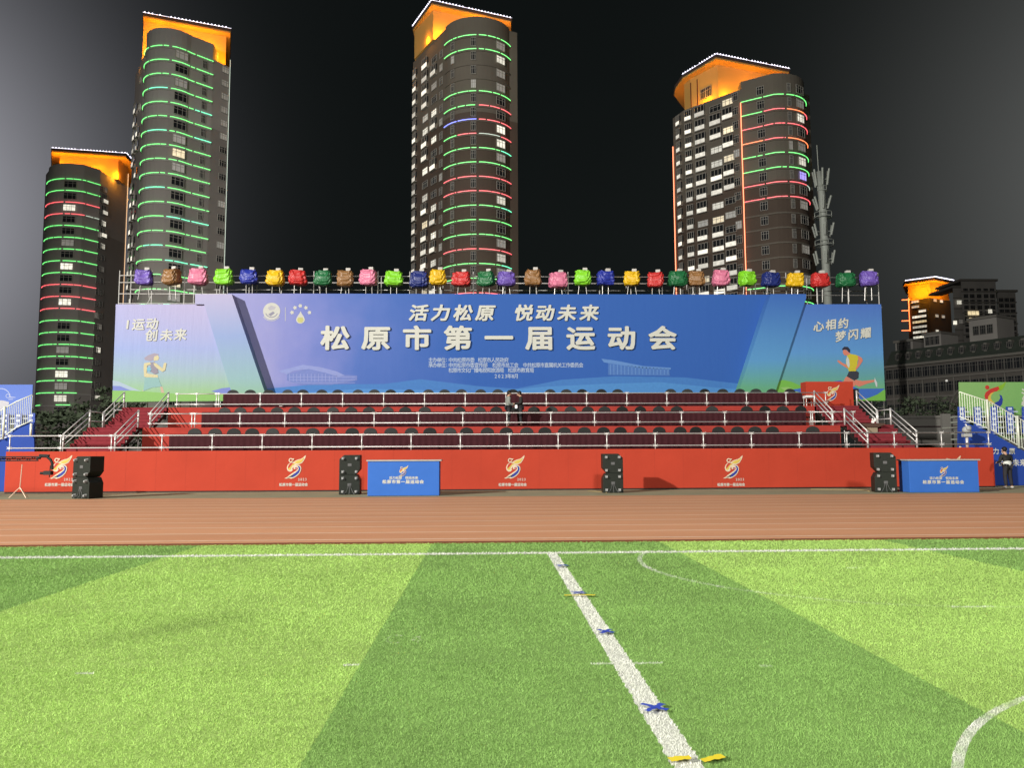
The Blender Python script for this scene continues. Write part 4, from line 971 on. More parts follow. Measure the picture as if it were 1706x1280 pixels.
    link('face_features', mb.mesh('face_features', mat('face_dark', (0.06, 0.03, 0.025), 0.5)), t)
    mb = MB()
    for sg in (-1, 1): q = P['head']+rt*sg*0.083-fw_*0.01; mb.ball(tuple(q), (0.014, 0.022, 0.032), 0, 6, 5)
    link('ears', mb.mesh('ears', SKIN, smooth=True), t)
    return t
STAND = dict(pelvis=(0, 0, .93), chest=(0, 0.0, 1.24), neck=(0, 0.01, 1.45), head=(0, 0.045, 1.56), face=(0, 0.14, 1.53), lsho=(-.185, 0, 1.37), rsho=(.185, 0, 1.37), lelb=(-.23, -.03, 1.1), relb=(.23, -.03, 1.1),
             lwri=(-.14, .2, 1.03), rwri=(.14, .2, 1.03), lhip=(-.09, 0, .9), rhip=(.09, 0, .9), lkne=(-.1, .02, .49), rkne=(.1, .02, .49), lank=(-.1, -.02, .07), rank=(.1, -.02, .07), ltoe=(-.12, .13, .04), rtoe=(.12, .13, .04))
GREYJ = mat('grey_jacket', (0.19, 0.2, 0.18), 0.8, 0, 0.2, 10, 0.2, 30); DARKJ = mat('black_jacket', (0.018, 0.018, 0.017), 0.8, 0, 0.3, 10, 0.2, 30); TROU = mat('dark_trousers', (0.022, 0.021, 0.024), 0.85, 0, 0.3, 10, 0.2, 30)
SHB = mat('black_shoe', (0.015, 0.015, 0.015), 0.5); SHW = mat('white_shoe', (0.5, 0.5, 0.46), 0.6); SHIRT = mat('white_shirt', (0.5, 0.51, 0.47), 0.8, 0, 0.1, 8, 0.2, 20)
yp = 35.45
p1 = dict(STAND, head=(0, .075, 1.54), face=(0, .16, 1.49), lwri=(-.1, .24, 1.02), rwri=(.17, .22, .98))
person('person in a grey jacket standing on the middle tier, head bent to the right', (ax(847, yp), yp, F2), rad(-75), p1, GREYJ, TROU, SHB, scale=1.0)
p2 = dict(STAND, head=(0, .085, 1.53), face=(0, .17, 1.48), lwri=(-.08, .3, 1.08), rwri=(.1, .27, 1.06))
person('person in black clothes looking at a lit phone on the middle tier', (ax(868, yp), yp-0.05, F2), rad(88), p2, DARKJ, TROU, SHB, scale=0.985)
def phone():
    c = at(859.8, 678, yp-0.12); b = MB(); b.box(c.x-0.045, c.x+0.045, yp-0.16, yp-0.15, c.z-0.07, c.z+0.07)
    t = thing('mobile_phone', 'small phone with bright white screen held by the person in black', 'phone', (c.x, yp-0.15, c.z))
    b.build('screen', glowmat('phone_screen', (1, 0.98, 0.92), 1.6), t)
    b = MB(); b.box(c.x-0.048, c.x+0.048, yp-0.149, yp-0.14, c.z-0.075, c.z+0.075); b.build('case', BLACK, t)
phone()
x3, y3 = ax(1677, 31.3), 31.3
p3 = dict(STAND, pelvis=(0, 0, .92), chest=(0, .05, 1.22), neck=(0, .09, 1.42), head=(0.01, .15, 1.53), face=(0.01, .23, 1.48), lsho=(-.19, .06, 1.34), rsho=(.19, .06, 1.34), lelb=(-.29, .05, 1.08), relb=(.28, .08, 1.07), lwri=(-.2, .27, 1.05), rwri=(.16, .3, 1.03),
          lkne=(-.11, .03, .49), rkne=(.12, .04, .49), lank=(-.11, 0, .07), rank=(.17, .02, .07), ltoe=(-.14, .12, .04), rtoe=(.25, .13, .04))
person('person in a black top over a white shirt, back turned, beside the red wall end', (x3, y3, -0.002), rad(6), p3, DARKJ, TROU, SHW, True, SHIRT, 1.02)

# ------------------------------------------------------------------ neighbouring bleachers at both edges of the view
GALV = mat('galvanised_bar', (0.6, 0.62, 0.52), 0.45, 0.2)
SEATB = mat('seat_blue', V(60, 90, 190), 0.5); SEATW = mat('seat_white', (0.42, 0.47, 0.58), 0.5)
def bleacher(side):
    right = side == 'right'
    Yp, Yf = 40.0, 33.9
    t = thing('side_bleacher', f'blue-skirted bleacher block with barred stair railing at the {side} edge', 'bleacher', (ax(1700 if right else -60, Yf), Yf, 0), 0, 'bleachers beside the stage')
    X = lambda px, Y=Yf: ax(px, Y)
    if right:
        pts = [(1597, 697), (1604, 703), (1650, 720), (1706, 752), (1760, 780), (1860, 815), (1860, 826), (1597, 826)]
    else:
        pts = [(56, 704), (44, 705), (26, 715), (12, 729), (-40, 752), (-100, 785), (-150, 820), (-150, 833), (58, 833)]
    P = [(at(px, py, Yf).x, max(0.0, at(px, py, Yf).z)) for px, py in pts]
    b = MB(); b.prism_xz(P, Yf, Yf+0.08); xe = P[0][0]
    b.build('cloth_skirt', DKBLUE, t)
    # stair treads behind the skirt and rows of seats
    xs = [p[0] for p in P if p[1] > 0.05]; n = 12
    xa, xb = P[0][0], P[5 if right else 6][0]; za, zb = P[0][1], 0.3
    for i in range(n):
        x0 = xa+(xb-xa)*i/n; x1 = xa+(xb-xa)*(i+1)/n; z = za+(zb-za)*(i+0.5)/n
        b = MB(); b.box(min(x0, x1), max(x0, x1), Yf+0.09, Yf+1.3, z-0.32, z-0.27); b.build('step', mat('grey_step', (0.2, 0.21, 0.18), 0.7), t)
    rows = []
    for r_ in range(5):
        yy = Yf+1.6+r_*0.85; z = (2.55 if right else 2.35)+r_*0.3
        x0, x1 = (X(1602, yy), X(1900, yy)) if right else (X(-190, yy), X(50, yy))
        b = MB(); b.box(x0, x1, yy, yy+0.8, z-0.5, z-0.42); b.build('seat_deck', mat('grey_step', (0.2, 0.21, 0.18), 0.7), t)
        ns = 11; sh = []
        for i in range(ns):
            x = x0+(x1-x0)*(i+0.5)/ns; rows.append((x, yy+0.35, z-0.42, 0))
    # railing
    rt = thing('barred_railing', f'sloping pale metal railing with vertical bars on the {side} bleacher', 'railing', (xe, Yf-0.06, 0), 0, 'barred railings of the side bleachers')
    top = [(1598, 653), (1650, 670), (1706, 702), (1790, 745)] if right else [(54, 658), (28, 669), (-4, 687), (-90, 730)]
    bot = [(1598, 694), (1650, 716), (1706, 748), (1790, 792)] if right else [(54, 701), (28, 712), (-4, 735), (-90, 780)]
    Yr = Yf-0.06
    A = [at(*q, Yr) for q in top]; B = [at(*q, Yr) for q in bot]
    for L_ in (A, B):
        b = MB(); b.tube(L_, 0.022, 6); b.build('rail', GALV, rt, smooth=True)
    def interp(L_, x):
        for p, q in zip(L_, L_[1:]):
            lo, hi = min(p.x, q.x), max(p.x, q.x)
            if lo-1e-6 <= x <= hi+1e-6: return p.z+(q.z-p.z)*(x-p.x)/(q.x-p.x)
        return L_[-1].z
    nb = 46
    bars = MB()
    for i in range(nb):
        x = A[0].x+(A[-1].x-A[0].x)*i/(nb-1); b = MB(); b.tube([(x, Yr, interp(A, x)), (x, Yr, interp(B, x))], 0.012, 5); b.build('bar', GALV, rt)
    for px in ((1599, 1648, 1697) if right else (51, 5, -50)):
        x = X(px, Yr); b = MB(); b.tube([(x, Yr-0.05, interp(A, x)+0.05), (x, Yr-0.05, interp(B, x)-0.12)], 0.05, 8); b.build('post', GALV, rt, smooth=True)
    sm = {}
    for k_, m in ((0, SEATB), (1, SEATW)):
        mb = MB(); mb.box(-0.19, 0.19, -0.2, 0.16, 0.2, 0.25, 1); mb.box(-0.19, 0.19, 0.13, 0.18, 0.25, 0.50); mb.box(-0.1, 0.1, 0.11, 0.129, 0.33, 0.45, 1); mb.box(-0.03, 0.03, -0.05, 0.05, 0, 0.2, 1); sm[k_] = mb.mesh('stadium_seat', [m, SEATW])
    for i, (x, y, z, k_) in enumerate(rows):
        o = link('stadium_seat', sm[k_]); o.location = (x, y, z); r_ = i//11; q = i % 11
        tag(o, f'blue and white stadium seat in row {r_+1} of the {side} bleacher, {ORD[q]} from the left', 'seat', 'stadium seats of the side bleachers')
    return t
GP = banner('print_green', [(0, (150, 192, 120)), (0.4, (128, 184, 108)), (1, (124, 184, 104))], [(0, (136, 190, 112)), (1, (142, 190, 118))], [(0, 0), (1, 0.4)])
BP = banner('print_bluewash', [(0, (104, 132, 214)), (1, (112, 140, 218))], [(0, (140, 160, 226)), (1, (96, 122, 206))], [(0, 1), (1, 0.6)])
bleacher('right'); bleacher('left')
def side_banner(right):
    Y = 39.6
    if right:
        t = thing('hanging_banner', 'green banner with a multicoloured emblem behind the right bleacher', 'banner', (ax(1650, Y), Y, 2.2))
        b = MB(); b.prism_xz([(at(1598, 637, Y).x, at(1598, 637, Y).z), (at(1900, 637, Y).x, at(1598, 637, Y).z), (at(1900, 700, Y).x, 2.2), (at(1598, 700, Y).x, 2.2)], Y, Y+0.06); b.build('banner_panel', GP, t)
        b = MB(); c = at(1656, 660, Y)
        cols = [(5, [(690, 385), (720, 360), (800, 335), (880, 310), (960, 275), (1030, 222), (1000, 300), (950, 370), (880, 400), (800, 410), (730, 440), (680, 500), (670, 560), (620, 540), (610, 480), (640, 420)]),
                (1, [(670, 560), (680, 500), (730, 440), (800, 410), (740, 470), (725, 530), (760, 590), (800, 610), (740, 640), (690, 610)]),
                (6, [(880, 310), (960, 275), (1030, 222), (1000, 300), (950, 370), (890, 395), (840, 405), (900, 360)]),
                (2, [(800, 610), (870, 580), (905, 520), (890, 460), (930, 480), (950, 550), (930, 640), (870, 710), (800, 750), (730, 740), (690, 715), (760, 680)]),
                (5, [(670+40*math.cos(i*0.524), 330+40*math.sin(i*0.524)) for i in range(12)])]
        k_ = 1.35/470
        for i, (mi, poly) in enumerate(cols): b.flat_xz([(c.x+(x-790)*k_, c.z-(y-488)*k_) for x, y in poly], Y-0.003*(i+1), mi)
        b.build('emblem', EM_M+[EM_G], t)
        b = MB(); letters(b, line_items('活力松原', 1711, 1790, 657, Y), 0.62, 0.62, Y-0.003, 0, 0.03); letters(b, line_items('悦动未来', 1711, 1790, 675, Y), 0.62, 0.62, Y-0.003, 0, 0.03)
        b.build('lettering', WHITE, t)
    else:
        t = thing('hanging_banner', 'blue banner with a pale domed building print behind the left bleacher', 'banner', (ax(-20, Y), Y, 2.2))
        b = MB(); b.prism_xz([(at(54.5, 642, Y).x, at(54.5, 641, Y).z), (at(-220, 642, Y).x, at(54, 641, Y).z), (at(-220, 720, Y).x, 2.2), (at(52, 715, Y).x, 2.2)], Y, Y+0.06); b.build('banner_panel', BP, t)
        b = MB(); hw = FM+[mat('print_pale_line', V(186, 196, 232), 0.6)]
        def arcp(cx, cy, r, w, a0, a1, n=16):
            o = [(cx+r*math.cos(a0+(a1-a0)*i/n), cy-r*math.sin(a0+(a1-a0)*i/n)) for i in range(n+1)]
            return o+[(cx+(r-w)*math.cos(a0+(a1-a0)*i/n), cy-(r-w)*math.sin(a0+(a1-a0)*i/n)) for i in range(n, -1, -1)]
        b.flat_xz(px_poly(arcp(2, 663, 16, 1.4, 0.0, 3.14), Y), Y-0.004, 0)
        b.flat_xz(px_poly(arcp(13, 660, 3.5, 1.0, 0.0, 6.2), Y), Y-0.006, 0)
        b.flat_xz(px_poly([(15, 661), (26, 662), (26, 663), (15, 663)], Y), Y-0.005, 0); b.flat_xz(px_poly([(14, 665), (22, 665), (22, 666), (14, 666.5)], Y), Y-0.005, 0)
        b.flat_xz(px_poly([(-30, 672), (-10, 667), (5, 667.5), (15, 670), (15, 674), (6, 682), (-30, 684)], Y), Y-0.007, 1)
        b.build('printed_picture', [mat('print_pale_line', V(186, 196, 232), 0.6), mat('print_sail', V(208, 206, 214), 0.6)], t)
side_banner(True); side_banner(False)
def skirt_text():
    t = [o for o in COL.objects if o.name.startswith('side_bleacher') and 'right' in o['label']][0]
    Y = 33.9; b = MB()
    letters(b, line_items('活力松原', 1646, 1686, 752, Y), 0.28, 0.28, Y-0.004, 0, 0.03); letters(b, line_items('悦动未来', 1668, 1704.5, 771, Y), 0.32, 0.32, Y-0.004, 0, 0.03)
    b.build('lettering', WHITE, t)
skirt_text()

# ------------------------------------------------------------------ the lit apartment towers behind
LEDM = {'g': glowmat('led_green', (0.15, 0.9, 0.19), 2.0), 'r': glowmat('led_red', (0.95, 0.10, 0.12), 2.2), 'o': glowmat('led_orange', (1.0, 0.2, 0.06), 2.6), 'b': glowmat('led_blue', (0.16, 0.2, 1.0), 3.0), 'c': glowmat('led_teal', (0.1, 0.75, 0.4), 2.6), 'w': glowmat('led_pale', (0.7, 0.85, 0.7), 0.9)}
DOT = glowmat('string_light_white', (0.85, 0.82, 1.0), 3.0)
PANE_D = mat('dark_pane', (0.02, 0.022, 0.025), 0.15, 0, 0.2); PANE_DIM = randglow('dim_pane', (0.5, 0.45, 0.36), 0.16)
PANE_W = randglow('lit_pane_white', (1.0, 0.95, 0.78), 1.0); PANE_Y = randglow('lit_pane_warm', (1.0, 0.8, 0.45), 0.9); PANE_V = glowmat('lit_pane_violet', (0.35, 0.25, 1.0), 1.2)
FRAMEW = mat('window_frame_pale', (0.36, 0.34, 0.31), 0.6)
PARA = randglow('lit_parapet', (1.0, 0.93, 0.76), 1.0)
def win_mesh(w, h, pane, frame=FRAMEW):
    b = MB(); b.add([(-w/2, -0.03, -h/2), (w/2, -0.03, -h/2), (w/2, -0.03, h/2), (-w/2, -0.03, h/2)], [(0, 1, 2, 3)], 1)
    f = 0.09
    b.box(-w/2-f, w/2+f, -0.12, 0, h/2, h/2+f); b.box(-w/2-f, w/2+f, -0.16, 0, -h/2-f, -h/2); b.box(-w/2-f, -w/2, -0.12, 0, -h/2, h/2); b.box(w/2, w/2+f, -0.12, 0, -h/2, h/2)
    for x in (-w*0.2, w*0.2): b.box(x-0.04, x+0.04, -0.09, -0.035, -h/2, h/2)
    b.box(-w/2, w/2, -0.085, -0.036, h*0.18, h*0.18+0.07)
    return b.mesh('window', [frame, pane])
def bal_mesh(w, h, m):
    """a balcony: lit parapet below, darker glazed bay above, slab and side fins"""
    b = MB(); hp = h*0.72
    b.box(-w/2, w/2, -0.5, -0.42, -h/2, -h/2+hp, 1); b.box(-w/2-0.08, w/2+0.08, -0.55, 0, -h/2-0.16, -h/2); b.box(-w/2-0.08, w/2+0.08, -0.55, -0.4, -h/2+hp, -h/2+hp+0.08)
    z0, z1 = -h/2+hp+0.085, -h/2+hp+1.35
    b.box(-w/2, w/2, -0.1, -0.02, z0, z1, 2)
    for i in range(4):
        x = -w/2+w*i/3; b.box(x-0.05, x+0.05, -0.44, -0.36, z0, z1)
    b.box(-w/2-0.05, w/2+0.05, -0.5, -0.3, z1+0.001, z1+0.1)
    return b.mesh('lit_balcony', [FRAMEW, m, PANE_D])
WM = {}
FRAMED = mat('window_frame_dim', (0.13, 0.125, 0.115), 0.7)
def wm(w, h, k_):
    if k_ == 'x':
        if (w, h, k_) not in WM: WM[(w, h, k_)] = win_mesh(w, h, PANE_D, FRAMED)
        return WM[(w, h, k_)]
    if (w, h, k_) not in WM: WM[(w, h, k_)] = win_mesh(w, h, {'d': PANE_D, 'm': PANE_DIM, 'w': PANE_W, 'y': PANE_Y, 'v': PANE_V}[k_]) if k_ != 'b' else bal_mesh(w, h, PARA)
    return WM[(w, h, k_)]
ORANGE = mat('crown_render', (0.70, 0.42, 0.12), 0.7, 0, 0.1, 0.3)
def place(t, me, x, y, z, tx, ty):
    """put a wall piece at x, y, z of a wall running along the direction tx, ty (outside on its right-hand side)"""
    o = link(me.name, me, t); o.location = Vector((x, y, z))-BASE[t.name]; o.rotation_euler = (0, 0, math.atan2(ty, tx)); return o
def tower(lab, px0, Y0, wallc, upc, zup, zbody, zbulge, side_pts, arc_pts, back_pts, leds, ledz, fh, wincol, crown, cap, ztopc, crown_lights, sidewins, cap_dots):
    """side_pts, arc_pts, back_pts: plan points in order from the left end of the facade, anticlockwise seen from above"""
    t = thing('apartment_tower', lab, 'tower block', (ax(px0, Y0), Y0, 0), 0, 'lit apartment towers behind the stage')
    plan = side_pts+arc_pts+back_pts
    WL = mat('tower_wall_'+wallc[0], wallc[1], 0.8, 0, 0.2, 0.15, 0.2, 2); WU = mat('tower_upper_wall_'+upc[0], upc[1], 0.8, 0, 0.2, 0.15, 0.2, 2)
    b = MB(); b.prism_xy(plan, 0, zup); b.build('wall', WL, t)
    b = MB(); b.prism_xy(plan, zup+0.001, zbody); b.build('upper_wall', WU, t)
    if zbulge > zbody:
        b = MB(); c0 = back_pts[0]; b.prism_xy(arc_pts+[(arc_pts[-1][0]-0.3, arc_pts[-1][1]+4), (arc_pts[0][0]+0.3, arc_pts[0][1]+4)], zbody+0.001, zbulge); b.build('bulge_parapet', WU, t)
    # outward offset of a plan polyline
    def off(pts, d):
        o = []
        for i, p in enumerate(pts):
            a = pts[max(0, i-1)]; c = pts[min(len(pts)-1, i+1)]; v = Vector((c[0]-a[0], c[1]-a[1])).normalized(); o.append((p[0]+v.y*d, p[1]-v.x*d))
        return o
    ac = off(arc_pts, 0.12); al = off(arc_pts, 0.30)
    seg = [0]
    for p, q in zip(al, al[1:]): seg.append(seg[-1]+math.hypot(q[0]-p[0], q[1]-p[1]))
    L_ = seg[-1]
    def pt(pts, s):
        s = min(max(s, 0), L_-1e-6)
        for i in range(len(seg)-1):
            if s <= seg[i+1]:
                u = (s-seg[i])/(seg[i+1]-seg[i]); p, q = pts[i], pts[i+1]
                return (p[0]+(q[0]-p[0])*u, p[1]+(q[1]-p[1])*u, q[0]-p[0], q[1]-p[1])
    n = len(leds)
    for i, code in enumerate(leds):
        z = ledz-fh*i
        b = MB()   # string course under the strip
        for p, q in zip(arc_pts, arc_pts[1:]): pass
        oo = off(arc_pts, 0.22); b.prism_xy(arc_pts+oo[::-1], z-0.42, z-0.1); b.build('string_course', WU, t)
        if code == '-': continue
        cuts = [0.0, 0.235, 0.255, 0.485, 0.515, 0.78, 0.80, 1.0]
        cc = code if len(code) == 4 else code*4
        for k_ in range(4):
            if cc[k_] == '.': continue
            s0, s1 = cuts[2*k_]*L_, cuts[2*k_+1]*L_
            b = MB(); e0 = s0
            while e0 < s1-0.15:   # tubes of uneven length butted in a row, a few of them short
                e1 = min(s1, e0+R.uniform(0.9, 1.9)); b.tube([(*pt(al, e0+(e1-e0)*j_/3)[:2], z+R.uniform(-0.015, 0.015)) for j_ in range(4)], 0.075, 5); e0 = e1+R.choice((0.02, 0.04, 0.04, 0.12, 0.3))
            b.build('light_strip', LEDM[cc[k_]], t)
    for (s, w, h, dz, codes) in wincol:
        for i, code in enumerate(codes):
            if code == ' ': continue
            x, y, tx, ty = pt(ac, s*L_); place(t, wm(w, h, code), x, y, ledz-fh*i+dz, tx, ty)
    for (i0, u, w, h, dz, codes) in sidewins:
        p, q = (side_pts+arc_pts+back_pts)[i0:i0+2]
        dx, dy = q[0]-p[0], q[1]-p[1]; l_ = math.hypot(dx, dy)
        for i, code in enumerate(codes):
            if code == ' ': continue
            place(t, wm(w, h, code), p[0]+dx*u+dy/l_*0.1, p[1]+dy*u-dx/l_*0.1, ledz-fh*i+dz, dx, dy)
    # crown
    b = MB(); b.prism_xy(crown, zbody+0.001, ztopc-0.9); b.build('crown_wall', ORANGE, t)
    b = MB(); b.prism_xy(cap, ztopc-0.6, ztopc); b.build('roof_slab', mat('roof_dark', (0.08, 0.06, 0.06), 0.8), t)
    b = MB()
    cx = sum(p[0] for p in cap)/len(cap); cy = sum(p[1] for p in cap)/len(cap)
    inn = [(cx+(p[0]-cx)*0.985, cy+(p[1]-cy)*0.985) for p in cap]
    b.prism_xy(inn, ztopc-0.899, ztopc-0.601); b.build('soffit', ORANGE, t)
    b = MB()
    for a, c in zip(cap_dots, cap_dots[1:]):
        m_ = max(2, int(math.hypot(c[0]-a[0], c[1]-a[1])/0.72))
        for i in range(m_):
            if R.random() < 0.12: continue
            u = (i+0.5)/m_; b.ball((a[0]+(c[0]-a[0])*u, a[1]+(c[1]-a[1])*u, ztopc+0.22), 0.14, 0, 6, 4)
    b.tube([(p[0], p[1], ztopc+0.12) for p in cap_dots], 0.03, 4); b.build('string_lights', DOT, t)
    for (x, y, z, p) in crown_lights:
        l = bpy.data.lights.new('crown_uplight', 'POINT'); l.energy = p*0.55; l.color = (1.0, 0.36, 0.015); l.shadow_soft_size = 0.6
        o = bpy.data.objects.new('crown_uplight', l); COL.objects.link(o); o.location = (x, y, z)
    return t
def arc(pL, pk, pR, n=18):
    """plan arc through left end, front-most point and right end"""
    ax_, ay = pL; bx, by = pk; cx, cy = pR
    d = 2*(ax_*(by-cy)+bx*(cy-ay)+cx*(ay-by))
    ux = ((ax_**2+ay**2)*(by-cy)+(bx**2+by**2)*(cy-ay)+(cx**2+cy**2)*(ay-by))/d; uy = ((ax_**2+ay**2)*(cx-bx)+(bx**2+by**2)*(ax_-cx)+(cx**2+cy**2)*(bx-ax_))/d
    r = math.hypot(ax_-ux, ay-uy); a0 = math.atan2(ay-uy, ax_-ux); a1 = math.atan2(cy-uy, cx-ux)
    if a0 > 0: a0 -= 2*math.pi
    if a1 < a0: a1 += 2*math.pi
    return [(ux+r*math.cos(a0+(a1-a0)*i/n), uy+r*math.sin(a0+(a1-a0)*i/n)) for i in range(n+1)]
def p2(px, Y): return (ax(px, Y), Y)
def rl(n, ch): return ''.join(R.choice(ch) for _ in range(n))
BROWN = ('brown', (0.105, 0.078, 0.062, 1)); BEIGE = ('beige', (0.165, 0.145, 0.12, 1)); GREY = ('grey', (0.27, 0.245, 0.23, 1)); PALE = ('pale', (0.36, 0.335, 0.32, 1))

# centre tower
AXROW = 150
z3 = az(77, 156.2, 742)+0.2; fh3 = 24.75*155.5/1282
aL, aK, aR = p2(742, 156.2), p2(797, 152.0), p2(849, 156.4)
sL = [p2(688, 170.5), p2(700, 166.8), p2(740, 156.6)]
cap3 = [p2(686, 168.5), p2(718, 158), p2(853, 164.5), p2(853, 178), p2(700, 182)]
cw3 = [p2(690, 168.7), p2(721, 160.2), p2(846, 166.0), p2(846, 176), p2(704, 180)]
led3 = ['g', 'g', '-', '-', 'g', 'ggrr', 'bbrr', 'grwr', 'gggc', 'g', 'r', 'r', 'gggc', 'g', 'g', 'r', 'gggc', 'g', 'r', 'g', 'g', 'r']
ztop3 = az(0, 158, 718)
tower('centre tower with rounded front of green and red light strips below an orange crown', 770, 156, BROWN, BEIGE, az(186, 152), az(50, 156.6, 740), az(27, 152, 797),
      sL, arc(aL, aK, aR), [p2(862, 157.2), p2(862, 176), p2(702, 181)], led3, z3, fh3,
      [(0.80, 2.2, 1.55, -1.45, 'mwmmddwwmddwddmwmdwmwd'), (0.45, 0.9, 1.7, -1.45, 'dddmdddddddddddddddddd'), (0.17, 0.8, 1.6, -1.45, 'dmdddddddddddddddddddd')],
      cw3, cap3, ztop3,
      [(ax(735, 159), 158.8, az(50, 156.6, 740)+0.8, 2600), (ax(712, 163), 162.3, az(50, 156.6, 740)+0.9, 1800), (ax(800, 162), 161.0, az(50, 156.6)+3.2, 2200), (ax(690, 172), 171.0, az(50, 156.6)-5, 1000), (ax(848, 165), 162.8, az(50, 156.6)+3.4, 900)],
      [(0, 0.45, 1.6, 1.3, -0.6, 'bbbbbbbbbbbbbbbbbbbbbbb'), (1, 0.26, 2.4, 1.4, -0.5, 'bbbbwwbbwdwbybbbwybbbw'), (1, 0.62, 2.3, 1.35, -0.9, 'dbmdwbwdbddwbwbwdbbddb'), (1, 0.9, 1.2, 1.5, -1.2, 'dmdddmdddmddddmddddddd')],
      [cap3[0], cap3[1], cap3[2]])

# right tower
AXROW = 200
z4 = az(172, 149, 1238)+0.2; fh4 = 25.75*148/1282
aL = p2(1236, 149.2); a2_ = arc(p2(1290, 145.6), p2(1328, 146.2), p2(1341, 150.5), 12)
sL = [p2(1121, 163), p2(1139, 159), p2(1231, 149.4)]
cap4 = [p2(1123, 169), p2(1125, 166), p2(1138, 161), p2(1196, 152), p2(1319, 157.8), p2(1319, 172), p2(1140, 176)]
cw4 = [p2(1141, 163.5), p2(1152, 161), p2(1198, 154.6), p2(1300, 159.5), p2(1300, 170), p2(1150, 172)]
zb4 = az(150, 149.4, 1231)
tower('right tower with straight left wing of lit balconies beside red and green strips', 1235, 149, BROWN, BEIGE, az(300, 147), zb4, az(124, 146, 1310),
      sL, [aL]+a2_, [p2(1350, 151.5), p2(1350, 170), p2(1142, 176)], ['g', 'gror', 'r', 'oroo', 'g', 'g', 'rrrw', 'r', '-', '-', '-', '-', '-', 'g', 'g', 'r', 'g', 'r', 'g', 'g'], z4, fh4,
      [(0.72, 2.2, 1.6, 1.6, 'dmwdmwvdmddmdmdddmdd'), (0.22, 1.3, 1.6, 1.5, 'dddddddddddddddddddd'), (0.55, 0.7, 1.7, 1.5, 'ddddmddddddddddddddd')],
      cw4, cap4, az(90, 152, 1196),
      [(ax(1170, 157), 156.0, zb4+0.9, 1900), (ax(1215, 154.5), 153.6, zb4+0.9, 2000), (ax(1262, 155), 154.4, zb4+3.2, 1600), (ax(1146, 161), 160.4, zb4-2.0, 1300), (ax(1130, 166), 166, zb4+2.0, 900), (ax(1306, 156), 155.6, zb4+3.4, 700)],
      [(1, 0.10, 1.5, 1.1, 0.6, 'bbbbbbbbbbbbbbbbbbbbb'), (1, 0.32, 2.3, 1.2, 0.6, 'bbbbbbbbmbbbybbbbbbbb'), (1, 0.60, 2.5, 1.25, 0.6, 'dbbwwbbwybbbbbwbbwbbb'), (1, 0.82, 2.3, 1.25, 1.0, 'ybybybbdmdbbbbbbbbbbb'), (0, 0.6, 1.2, 1.1, 0.6, 'bbbbbbbbbbbbbbbbbbbbb'), (1, 0.95, 1.2, 1.5, 1.5, 'ddddmddddmdddddddddd')],
      cap4[2:5])
t4 = [o for o in COL.objects if o.name.startswith('apartment_tower') and o['label'].startswith('right')][0]
q0, q1 = cw4[1], cw4[2]
for u in (0.46, 0.66): place(t4, wm(1.3, 2.2, 'd'), q0[0]+(q1[0]-q0[0])*u-0.05, q0[1]+(q1[1]-q0[1])*u-0.12, zb4+3.2, q1[0]-q0[0], q1[1]-q0[1])
for u in (0.0, 0.25):
    b = MB(); x_, y_ = q0[0]+(q1[0]-q0[0])*u, q0[1]+(q1[1]-q0[1])*u-0.1; b.tube([(x_, y_, zb4), (x_, y_, zb4+7.2)], 0.12, 5); b.build('downpipe', mat('downpipe_red', (0.12, 0.03, 0.02), 0.7), t4)
for px, Y, pa, pb in ((1233, 149.0, 172, 470), (1120.5, 163.2, 245, 470)):
    q, q2 = at(px, pa, Y), at(px, pb, Y); b = MB(); b.tube([(q.x, Y-0.25, q.z), (q.x, Y-0.25, q2.z-20)], 0.11, 5); b.build('light_strip', LEDM['o'], t4)

# left tall tower
AXROW = 95
z2 = az(94.5, 157.5, 244)+0.2; fh2 = 24.5*156/1282
sL = [p2(227, 167), p2(240, 158.4)]
arcp2 = arc(p2(244, 157.3), p2(286, 153.6), p2(318, 156.2), 12)+[p2(355, 159.6)]
cap2 = [p2(235, 158.5), p2(384, 164.4), p2(384, 182), p2(240, 182)]
cw2 = [p2(237, 160.3), p2(376, 166), p2(376, 180), p2(243, 180)]
zb2 = az(92, 158.4, 240)
tower('tall left tower ringed by green light strips up its rounded front', 300, 157, GREY, PALE, az(205, 156), zb2, az(47, 153.6, 289),
      sL, arcp2, [p2(384, 163.2), p2(384, 183), p2(240, 183)], ['g', 'g', 'g', 'gcgg', 'gggc', 'g', 'gcgc', 'g', 'g', 'g', 'gcgg', 'g', 'ggcc', 'g', 'gcgg', 'ggcc', 'gggc', 'g', 'ggcg', 'g', 'g', 'g', 'g', 'g', 'g', 'g'], z2, fh2,
      [(0.62, 2.5, 1.6, -1.4, 'mdmdddmymdddddddymdddddddd'), (0.9, 0.8, 1.6, -1.4, 'dddddddddddddddddddddddddd')],
      cw2, cap2, az(20.5, 158.5, 235),
      [(ax(243, 158), 158.0, zb2+1.5, 1700), (ax(262, 159.5), 158.9, zb2+6.0, 1800), (ax(310, 161), 160.8, zb2+5.5, 2000), (ax(350, 163), 162.4, zb2+5.0, 1700), (ax(379, 165), 163.6, zb2+2.2, 1500), (ax(235, 163), 163, zb2-1, 500)],
      [(0, 0.35, 1.5, 1.3, -0.3, '   bbbbb bbbbbbbb bbbbb b'), (0, 0.75, 1.2, 1.3, -0.9, ' w w bb b bb bbb bb b b ')], cap2[:2])
t2 = [o for o in COL.objects if o.name.startswith('apartment_tower') and 'ringed' in o['label']][0]
q = at(383.5, 100, 163.2); b = MB(); b.tube([(q.x+0.1, 163.0, q.z), (q.x+0.1, 163.0, 8)], 0.05, 5); b.build('light_strip', LEDM['w'], t2)
b = MB(); x0, y0 = p2(357, 159.9); x1, y1 = p2(383, 163.0)
